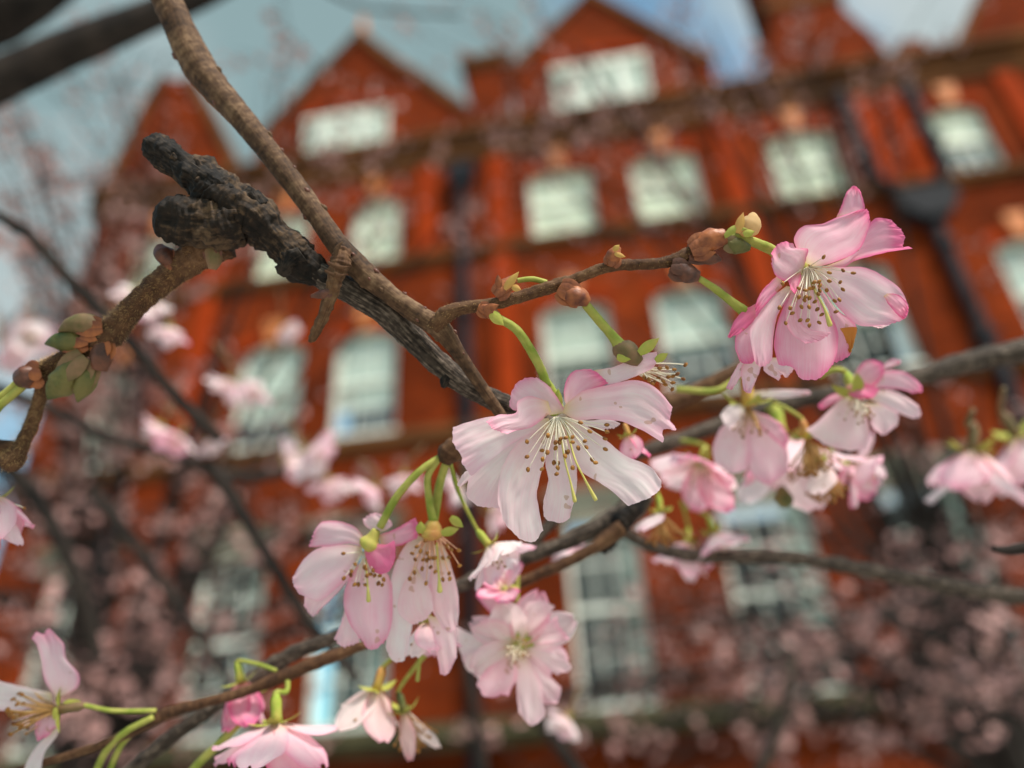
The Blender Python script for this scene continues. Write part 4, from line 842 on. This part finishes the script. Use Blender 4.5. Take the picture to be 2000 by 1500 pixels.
blossom(br6, 118, 1385, .178, (-1, -.1, .15), 108, 0, (60, 100), .3, 61, 26, .8, calyx=OLIVE, st=GSTD, stem=[(305, 1388, .183), (220, 1388, .181)], label='ragged old blossom with brown stamens on a long green stem')
ragged = [o for o in bpy.data.objects if o.name.startswith('blossom') and o.get('label', '').startswith('ragged')][0]
c6 = zconv(0, 1050, 3.3333, .178)
for k, p in enumerate([
 ([(370, 1050), (290, 930), (270, 800), (240, 700), (205, 655)], [(205, 655), (240, 610), (280, 630), (320, 592), (370, 640)], [(385, 1040), (500, 980), (515, 890), (430, 790), (420, 700), (370, 640)], 1, -1.5, -1.4, 0, .3),
 ([(330, 1010), (200, 980), (60, 950), (-120, 900)], [(-120, 900), (-160, 1010), (-120, 1120)], [(340, 1060), (200, 1110), (100, 1130), (-120, 1120)], 1.5, .5, -1, 0, .1),
 ([(360, 1120), (260, 1170), (230, 1250), (240, 1330)], [(240, 1330), (310, 1290), (385, 1220)], [(385, 1120), (395, 1170), (385, 1220)], .5, -1, -.6, 0, .35),
 ([(330, 1270), (230, 1370), (160, 1500), (150, 1640)], [(150, 1640), (200, 1660), (240, 1630)], [(388, 1215), (370, 1290), (290, 1400), (270, 1500), (240, 1630)], 0, .5, -.5, 0, .02)]):
    petal_patch(p[0], p[1], p[2], c6, *p[3:], parent=ragged, seed=k + 200, nu=16, nv=12)
blossom(br6, 540, 1410, .179, (.1, -1, .25), 128, 9, (40, 78), .42, 62, 10, .6, stem=[(562, 1318, .186), (560, 1350, .183)], label='bright pink hanging blossom near the lower edge on a green stem')
blossom(br6, 470, 1330, .19, (.2, -1, .1), 92, 5, (10, 32), .5, 63, 2, stem=[(540, 1310, .187)])
blossom(br6, 735, 1345, .192, (-.3, -1, .1), 105, 4, (15, 50), .08, 64, 16, .7, calyx=ORANGE, st=GSTD, stem=[(825, 1250, .186)], wither=.15)
blossom(br6, 790, 1390, .192, (.35, -.9, .2), 95, 2, (20, 40), .1, 65, 22, .75, calyx=BUDGREEN, st=GSTD, stem=[(848, 1262, .186)], wither=.2)
ptube('stem', [(300, 1400, .1825, 6), (245, 1430, .182, 7), (205, 1470, .182, 7), (175, 1540, .182, 7)], GREEN, br6); ptube('stem', [(285, 1412, .1835, 6), (240, 1450, .183, 6), (212, 1510, .183, 6)], GREEN, br6)
ptube('stem', [(470, 1410, .185, 8), (430, 1450, .185, 8), (380, 1500, .185, 8), (330, 1570, .185, 8)], GREEN, br6); ptube('stem', [(600, 1300, .187, 9), (545, 1325, .186, 9), (510, 1345, .186, 9)], GREEN, br6)
blossom(br3, -10, 975, .17, (.5, -.9, .2), 100, 6, (10, 40), .3, 66, 4, stem=[(-20, 890, .168)])

# ---- right-hand soft clusters
br7 = root('cherry_branch', px(1240, 890, .235), 'grey branch rising to the right behind the drooping right-hand cluster', 'branch')
wood('branch_wood', [(1235, 890, .235, 13), (1300, 868, .235, 15), (1400, 832, .236, 15), (1500, 798, .237, 15), (1640, 765, .238, 16), (1780, 738, .239, 18), (1860, 715, .24, 21), (1930, 698, .24, 22), (2040, 675, .24, 24), (2250, 620, .25, 26)], BARK_GREY, br7, n=90, seg=16, lump=.2, lfreq=280, seed=71)
wood('side_twig', [(1300, 790, .215, 20), (1360, 765, .215, 17), (1430, 728, .214, 15), (1480, 700, .214, 12)], BARK_TWIG, br7, n=30, seg=12, lump=.15, lfreq=300, seed=72)
fd6 = blossom(br7, 1462, 790, .197, (.1, -1, .1), 150, 0, (10, 42), .16, 71, 14, .45, calyx=ORANGE, stem=[(1320, 760, .198), (1400, 762, .197)], label='drooping blush blossom on a horizontal green stem', st=GSTD)
c7 = zconv(1200, 680, 3.3333, .196)
for k, p in enumerate([
 ([(900, 280), (1000, 270), (1100, 268), (1265, 275)], [(1265, 275), (1275, 290), (1265, 305)], [(900, 320), (1000, 325), (1120, 325), (1265, 305)], 0, 0, -.3, 0, .1),
 ([(830, 365), (740, 378), (688, 435)], [(688, 435), (720, 500), (772, 548)], [(850, 400), (838, 480), (772, 548)], 0, -1.5, -.8, 0, .0),
 ([(790, 470), (690, 520), (640, 650), (655, 740)], [(655, 740), (760, 815), (865, 790)], [(850, 470), (875, 620), (865, 790)], 1.5, 1, -1.4, 0, .16),
 ([(850, 420), (845, 600), (870, 760), (900, 830)], [(900, 830), (1000, 885), (1132, 800)], [(950, 430), (1080, 520), (1122, 640), (1132, 800)], 2.5, 2, -1.6, 0, .26),
 ([(890, 400), (1000, 440), (1085, 490)], [(1085, 490), (1135, 580), (1112, 655)], [(910, 440), (980, 540), (1112, 655)], .5, -.5, -.8, 0, .4)]):
    petal_patch(p[0], p[1], p[2], c7, *p[3:], parent=fd6, seed=300 + k, nu=16, nv=12)
fd8 = blossom(br7, 1672, 770, .19, (.15, -.8, .5), 125, 0, (35, 90), .36, 72, 22, .42, stem=[(1600, 735, .194), (1630, 722, .192)], label='tousled rose blossom below the upper right flower')
c8 = zconv(1500, 600, 4.0, .19)
for k, p in enumerate([
 ([(640, 620), (700, 480), (760, 420), (830, 412)], [(830, 412), (900, 440), (905, 525)], [(680, 690), (780, 650), (860, 590), (905, 525)], 1, 0, -1.2, 0, .52),
 ([(780, 560), (900, 500), (1050, 500), (1150, 560), (1203, 620)], [(1203, 620), (1200, 662), (1130, 672)], [(790, 640), (900, 630), (1050, 645), (1130, 672)], 1, -1, -1.2, 0, .42),
 ([(605, 615), (640, 690), (740, 722)], [(740, 722), (830, 702), (872, 640)], [(640, 600), (750, 590), (872, 640)], -.5, -2, -.8, 0, .8),
 ([(790, 650), (950, 640), (1080, 700), (1180, 770)], [(1180, 770), (1192, 850), (1130, 872)], [(790, 720), (900, 770), (1000, 820), (1130, 872)], 2, 0, -1.2, 0, .15),
 ([(590, 650), (480, 690), (393, 760)], [(393, 760), (400, 792), (430, 797)], [(600, 705), (520, 745), (430, 797)], 1, 0, -.6, 0, .62),
 ([(590, 690), (480, 800), (380, 900), (300, 960)], [(300, 960), (450, 1080), (650, 1125), (762, 1100)], [(720, 700), (770, 850), (795, 980), (762, 1100)], 3, 1.5, -1.8, 0, .1),
 ([(750, 750), (785, 850), (810, 930)], [(810, 930), (900, 1002), (1012, 920)], [(860, 750), (980, 790), (1022, 850), (1012, 920)], 2, .5, -1.0, 0, .15),
 ([(880, 470), (960, 408), (1030, 413)], [(1030, 413), (1037, 425), (1030, 442)], [(890, 505), (960, 470), (1030, 442)], 1.5, 1.5, -.3, 0, .4)]):
    petal_patch(p[0], p[1], p[2], c8, *p[3:], parent=fd8, seed=330 + k, nu=16, nv=12)
blossom(br7, 1575, 855, .198, (.2, -1, .1), 90, 0, (30, 60), .2, 73, 55, .8, calyx=ORANGE, st=GSTD, stem=[(1510, 785, .198)], sepals=5)
blossom(br7, 1600, 905, .205, (.2, -1, .2), 90, 1, (30, 60), .2, 74, 50, .8, calyx=OLIVE, st=GSTD, sepals=5)
blossom(br7, 1370, 905, .222, (-.3, -.6, .5), 100, 8, (45, 85), .32, 75, 8, stem=[(1330, 860, .232)])
blossom(br7, 1525, 850, .225, (.1, -1, .3), 150, 8, (25, 60), .22, 76, 8, stem=[(1500, 800, .235)])
blossom(br7, 1665, 915, .225, (.5, -.3, .5), 85, 7, (50, 90), .36, 77, 6, stem=[(1620, 870, .23)])
blossom(br7, 1900, 880, .26, (-.2, -1, .2), 125, 8, (20, 60), .22, 78, 8, stem=[(1900, 800, .25), (1890, 830, .255)], stem_mat=OLIVE, calyx=OLIVE, label='soft pink blossom hanging near the right pipe')
blossom(br7, 1985, 850, .27, (.4, -.8, .2), 125, 8, (25, 70), .2, 79, 8, stem=[(1960, 760, .25)], stem_mat=OLIVE, calyx=OLIVE)
wood('leaf_shoot', [(1525, 950, .215, 6), (1530, 975, .215, 20), (1528, 992, .215, 6)], BUDGREEN, br7, n=10, seg=8)
br8 = root('cherry_branch', px(1230, 1050, .24), 'slender grey branch curving right below the clusters', 'branch')
wood('branch_wood', [(1215, 1035, .23, 12), (1260, 1062, .235, 12), (1320, 1080, .238, 13), (1400, 1088, .24, 13), (1500, 1086, .242, 14), (1600, 1097, .244, 14), (1750, 1126, .246, 15), (1900, 1152, .248, 16), (2050, 1172, .25, 17), (2300, 1200, .26, 18)], BARK_GREY, br8, n=90, seg=14, lump=.2, lfreq=260, seed=81)
blossom(br8, 1290, 1000, .205, (.1, -1, .25), 82, 1, (50, 80), .15, 81, 44, .75, calyx=YELGREEN, st=GSTD, sepals=6, stem=[(1275, 940, .205)])
blossom(br8, 1395, 1040, .24, (.3, -.9, .3), 75, 7, (30, 70), .3, 82, 6, stem=[(1340, 990, .235)])
blossom(br8, 1340, 1060, .245, (-.2, -.9, .3), 75, 6, (30, 70), .35, 83, 6, stem=[(1330, 980, .235)])
blossom(br7, 1228, 850, .175, (.3, -.9, .2), 60, 3, (20, 60), .5, 84, 4, calyx=ORANGE, sepals=5)

# ---- dark limbs and far soft twigs of the near tree
TR = Vector((-1.25, .35, 0))
tree = root('cherry_tree', TR, 'near cherry tree whose thick black limb crosses the upper left sky', 'tree')
def wpoly(name, pts, rad, mat, parent, n=60, seg=14, lump=.12, lfreq=25, seed=0):
    Q = cr_sample([(*p, r) for p, r in zip([tuple(q) for q in pts], rad)], n)
    P = [Vector(q[:3]) for q in Q]; v, f = tube_data(P, [q[3] for q in Q], seg, lump, lfreq, seed)
    return obj(name, v, f, mat, parent, org=P[0])
lp = [px(-60, 188, .52), px(60, 128, .53), px(200, 68, .54), px(300, 28, .55), px(400, -15, .56), px(520, -80, .6), px(800, -260, .75)]
wpoly('trunk', [TR, TR + Vector((.02, .02, .5)), TR + Vector((.0, .05, 1.0)), TR + Vector((.08, .06, 1.45)), TR + Vector((.2, .1, 1.75))], [.15, .11, .10, .095, .07], BARK_FAR, tree, n=40, seg=20)
wpoly('limb', [TR + Vector((.1, .07, 1.5)), TR + Vector((.45, .09, 1.78)), px(-320, 290, .52)] + lp, [.07, .04, .022, .0155, .0140, .0125, .011, .010, .009, .008], BARK_FAR, tree)
wpoly('limb', [TR + Vector((.15, .08, 1.6)), TR + Vector((.4, .2, 2.0)), px(-150, 90, .62), px(-20, 35, .62), px(60, -5, .62), px(160, -80, .65)], [.06, .04, .027, .024, .02, .016], BARK_FAR, tree)
wpoly('limb', [px(-320, 290, .52), px(-200, -100, .5), px(50, -420, .36), px(150, -420, .30)], [.03, .02, .012, .009], BARK_FAR, tree)
for k, (pts, r0, r1) in enumerate([
  ([(-200, 300, .36), (-20, 412, .33), (60, 462, .33), (120, 530, .33), (175, 585, .335), (250, 665, .34), (340, 770, .35), (430, 860, .36)], .0022, .0028),
  ([(-120, 720, .45), (80, 790, .45), (200, 850, .45), (330, 885, .45), (480, 932, .45), (640, 900, .45)], .0035, .003),
  ([(400, 900, .42), (450, 965, .42), (520, 1080, .42), (600, 1210, .42), (700, 1330, .42)], .0042, .003),
  ([(-60, 860, .6), (60, 960, .6), (150, 1130, .6), (190, 1290, .6)], .007, .005), ([(180, 960, .55), (260, 1060, .55), (380, 1230, .55), (470, 1370, .55)], .005, .003),
  ([(560, -60, 1.0), (690, 8, 1.0), (760, 22, 1.0), (900, 30, 1.0)], .003, .002)]):
    P = [px(*q) for q in pts]; n_ = len(P); wpoly('bough', P, [r0 + (r1 - r0) * i / (n_ - 1) for i in range(n_)], BARK_FAR, tree, n=40, seg=10, lfreq=80, seed=k)
# soft but countable blossom heads on the boughs
for k, (x, y, d, r, pk) in enumerate([(290, 590, .36, 70, .2), (250, 570, .38, 55, .15), (330, 640, .36, 60, .25), (450, 745, .42, 70, .25), (350, 850, .40, 70, .35), (310, 830, .42, 55, .3), (410, 860, .42, 50, .3), (600, 880, .40, 85, .25), (560, 900, .43, 60, .2), (640, 940, .42, 70, .35), (730, 950, .36, 70, .3), (790, 930, .38, 60, .35), (60, 660, .45, 70, .2), (20, 690, .45, 60, .2), (560, 640, .6, 40, .1), (900, 950, .34, 60, .2), (960, 1000, .34, 60, .2), (1105, 1400, .3, 70, .15), (1100, 1060, .3, 60, .3), (500, 760, .5, 55, .2)]):
    blossom(tree, x, y, d, (random.uniform(-.6, .6), random.uniform(-1, .1), random.uniform(0, .6)), r * .72, 8, (30, 85), pk * .8, 400 + k, 6, stem=[(x + random.uniform(-50, 50), y - random.uniform(50, 80), d + .01)], stem_mat=OLIVE, calyx=OLIVE)

# ------------------------------------------------------------------ far blossom sprays (uncountable)
def far_tree(base, label, specs, seed, fork_h):
    rnd = random.Random(seed)
    t = root('cherry_tree', base, label, 'tree')
    fork = base + Vector((0, 0, fork_h))
    wpoly('trunk', [base, base + Vector((.03, .02, fork_h * .5)), fork], [.13, .10, .09], BARK_FAR, t, n=20, seg=14)
    tv, tf, fv, ff = [], [], [], []
    def twig(P, r0, r1):
        k = len(tv); v, f = tube_data(P, [r0 + (r1 - r0) * i / (len(P) - 1) for i in range(len(P))], 5); tv.extend(v); tf.extend(tuple(q + k for q in g) for g in f)
    def flower(c, r):
        ax = Vector((rnd.gauss(0, .7), rnd.gauss(0, .7), rnd.gauss(-.5, .6))).normalized(); o_ = ax.orthogonal().normalized(); b_ = ax.cross(o_)
        for k in range(6):
            an = k * 1.0472 + rnd.uniform(-.3, .3); e = o_ * math.cos(an) + b_ * math.sin(an); sd = ax.cross(e)
            op = rnd.uniform(.7, 1.5); dr = ax * math.cos(op) + e * math.sin(op); i = len(fv)
            fv.extend([c, c + dr * r * .55 + sd * r * .38, c + dr * r + sd * r * .22, c + dr * r * .95 - sd * r * .22, c + dr * r * .55 - sd * r * .38])
            ff.append((i, i + 1, i + 2, i + 3, i + 4))
    for (x, y, d, spread, count, twl) in specs:
        s = px(x, y, d); mid = fork.lerp(s, .5) + Vector((0, 0, .12 * (s - fork).length))
        P = [Vector(q) for q in cr_sample([tuple(fork), tuple(mid), tuple(s)], 14)]
        wpoly('limb', P[::7] + [P[-1]], [.035, .012, .005, .003], BARK_FAR, t, n=24, seg=8, lfreq=30)
        tr_ = .0048 if y > 700 else (.0042 if x < 400 else .0026)
        for k in range(int(count * 1.45) if y > 700 else int(count * (2.0 if x < 400 else .8))):
            q = s + Vector((rnd.gauss(0, 1), rnd.gauss(0, 1), rnd.gauss(0, .6))) * spread * d / FPX
            a0 = P[rnd.randrange(9, 15)]
            dirv = (q - a0); L_ = dirv.length; n_ = 8
            tw = [a0 + dirv * (i / n_) + Vector((noise.noise(q * 5 + Vector((i * .4, 0, 0))), noise.noise(q * 5 + Vector((0, i * .4, 7))), -.6 * (i / n_) ** 2)) * .10 * L_ for i in range(n_ + 1)]
            twig(tw, tr_, tr_ * .4)
            for i in range(2, n_ + 1):
                if rnd.random() < (.27 if y > 700 else .55):
                    for _ in range(rnd.choice((1, 2, 3))): flower(tw[i] + Vector((rnd.gauss(0, 1), rnd.gauss(0, 1), rnd.gauss(-.6, .8))) * .022, rnd.uniform(.012, .018))
    obj('twigs', tv, tf, BARK_FAR, t, org=fork, kind='stuff'); obj('blossom_mass', fv, ff, FLAT_BLOSSOM, t, org=fork, kind='stuff', smooth=False)
    return t
far_tree(Vector((-1.7, 3.2, 0)), 'blossoming cherry tree massed against the lower left of the brick wall', [(60, 1180, 2.2, 170, 16, 1), (250, 1020, 2.4, 180, 16, 1), (120, 820, 2.0, 160, 12, 1), (330, 1300, 2.3, 170, 14, 1), (560, 1150, 2.6, 160, 10, 1), (420, 780, 2.6, 160, 8, 1), (60, 600, 2.2, 120, 7, 1), (180, 350, 2.6, 140, 9, 1), (60, 260, 2.3, 120, 8, 1), (320, 110, 3.0, 150, 8, 1), (640, 180, 3.2, 160, 9, 1), (30, 1400, 2.2, 160, 14, 1), (760, 480, 3.4, 160, 8, 1), (60, 950, 1.5, 150, 14, 1), (300, 1180, 1.6, 150, 14, 1), (160, 1300, 1.5, 150, 14, 1), (480, 960, 1.9, 150, 10, 1), (700, 1180, 2.2, 130, 8, 1), (620, 120, 2.2, 150, 9, 1), (800, 260, 2.3, 150, 9, 1), (280, 520, 2.0, 140, 7, 1), (900, 400, 2.6, 130, 5, 1), (700, 1000, 2.0, 140, 7, 1), (480, 1400, 1.9, 150, 9, 1), (240, 700, 1.8, 140, 8, 1), (120, 480, 1.8, 110, 5, 1)], 5, 1.7)
far_tree(Vector((1.9, 3.4, 0)), 'blossoming cherry tree massed against the lower right windows', [(1400, 1200, 2.4, 170, 14, 1), (1600, 1250, 2.4, 180, 18, 1), (1820, 1120, 2.3, 170, 16, 1), (1750, 1330, 2.4, 180, 16, 1), (1950, 1260, 2.2, 160, 12, 1), (1880, 930, 2.5, 150, 9, 1), (1500, 1420, 2.2, 150, 9, 1), (1250, 1180, 2.6, 140, 7, 1), (1130, 130, 3.6, 190, 14, 1), (960, 230, 3.5, 160, 9, 1), (1560, 150, 3.4, 190, 13, 1), (1300, 330, 3.6, 160, 4, 1), (1700, 60, 3.4, 130, 6, 1), (1000, 480, 3.6, 150, 4, 1), (1380, 40, 3.8, 200, 3, 1), (1900, 560, 3.2, 130, 4, 1), (1130, 90, 2.3, 170, 14, 1), (1000, 160, 2.4, 150, 10, 1), (1310, 80, 2.4, 130, 7, 1), (1570, 70, 2.3, 150, 11, 1), (1480, 130, 2.4, 120, 5, 1), (1700, 1200, 1.5, 170, 16, 1), (1450, 1280, 1.7, 160, 12, 1), (1880, 1380, 1.5, 160, 12, 1), (1330, 1400, 1.8, 140, 7, 1), (1900, 1020, 1.6, 130, 8, 1), (1150, 1330, 2.0, 130, 7, 1), (1350, 1080, 2.2, 130, 7, 1), (1620, 1020, 2.2, 140, 8, 1), (900, 1400, 2.4, 140, 7, 1)], 9, 1.6)
for k, (pts, r0, r1) in enumerate([([(1550, 1280, .5), (1538, 1340, .5), (1522, 1420, .5), (1480, 1520, .5)], .002, .0035), ([(1540, 1290, .5), (1500, 1230, .5), (1440, 1170, .5)], .002, .0012), ([(910, 1300, .6), (930, 1400, .6), (945, 1510, .6)], .003, .004), ([(1030, 1380, .45), (1080, 1440, .45), (1150, 1540, .45)], .0035, .004), ([(1940, 1072, .2, ), (1975, 1074, .2), (2040, 1062, .2)], .0008, .0018)]):
    P = [px(*q) for q in pts]; n_ = len(P); wpoly('bough', P, [r0 + (r1 - r0) * i / (n_ - 1) for i in range(n_)], BARK_FAR if k != 0 else BARK_GREY, tree, n=30, seg=10, lfreq=80, seed=20 + k)
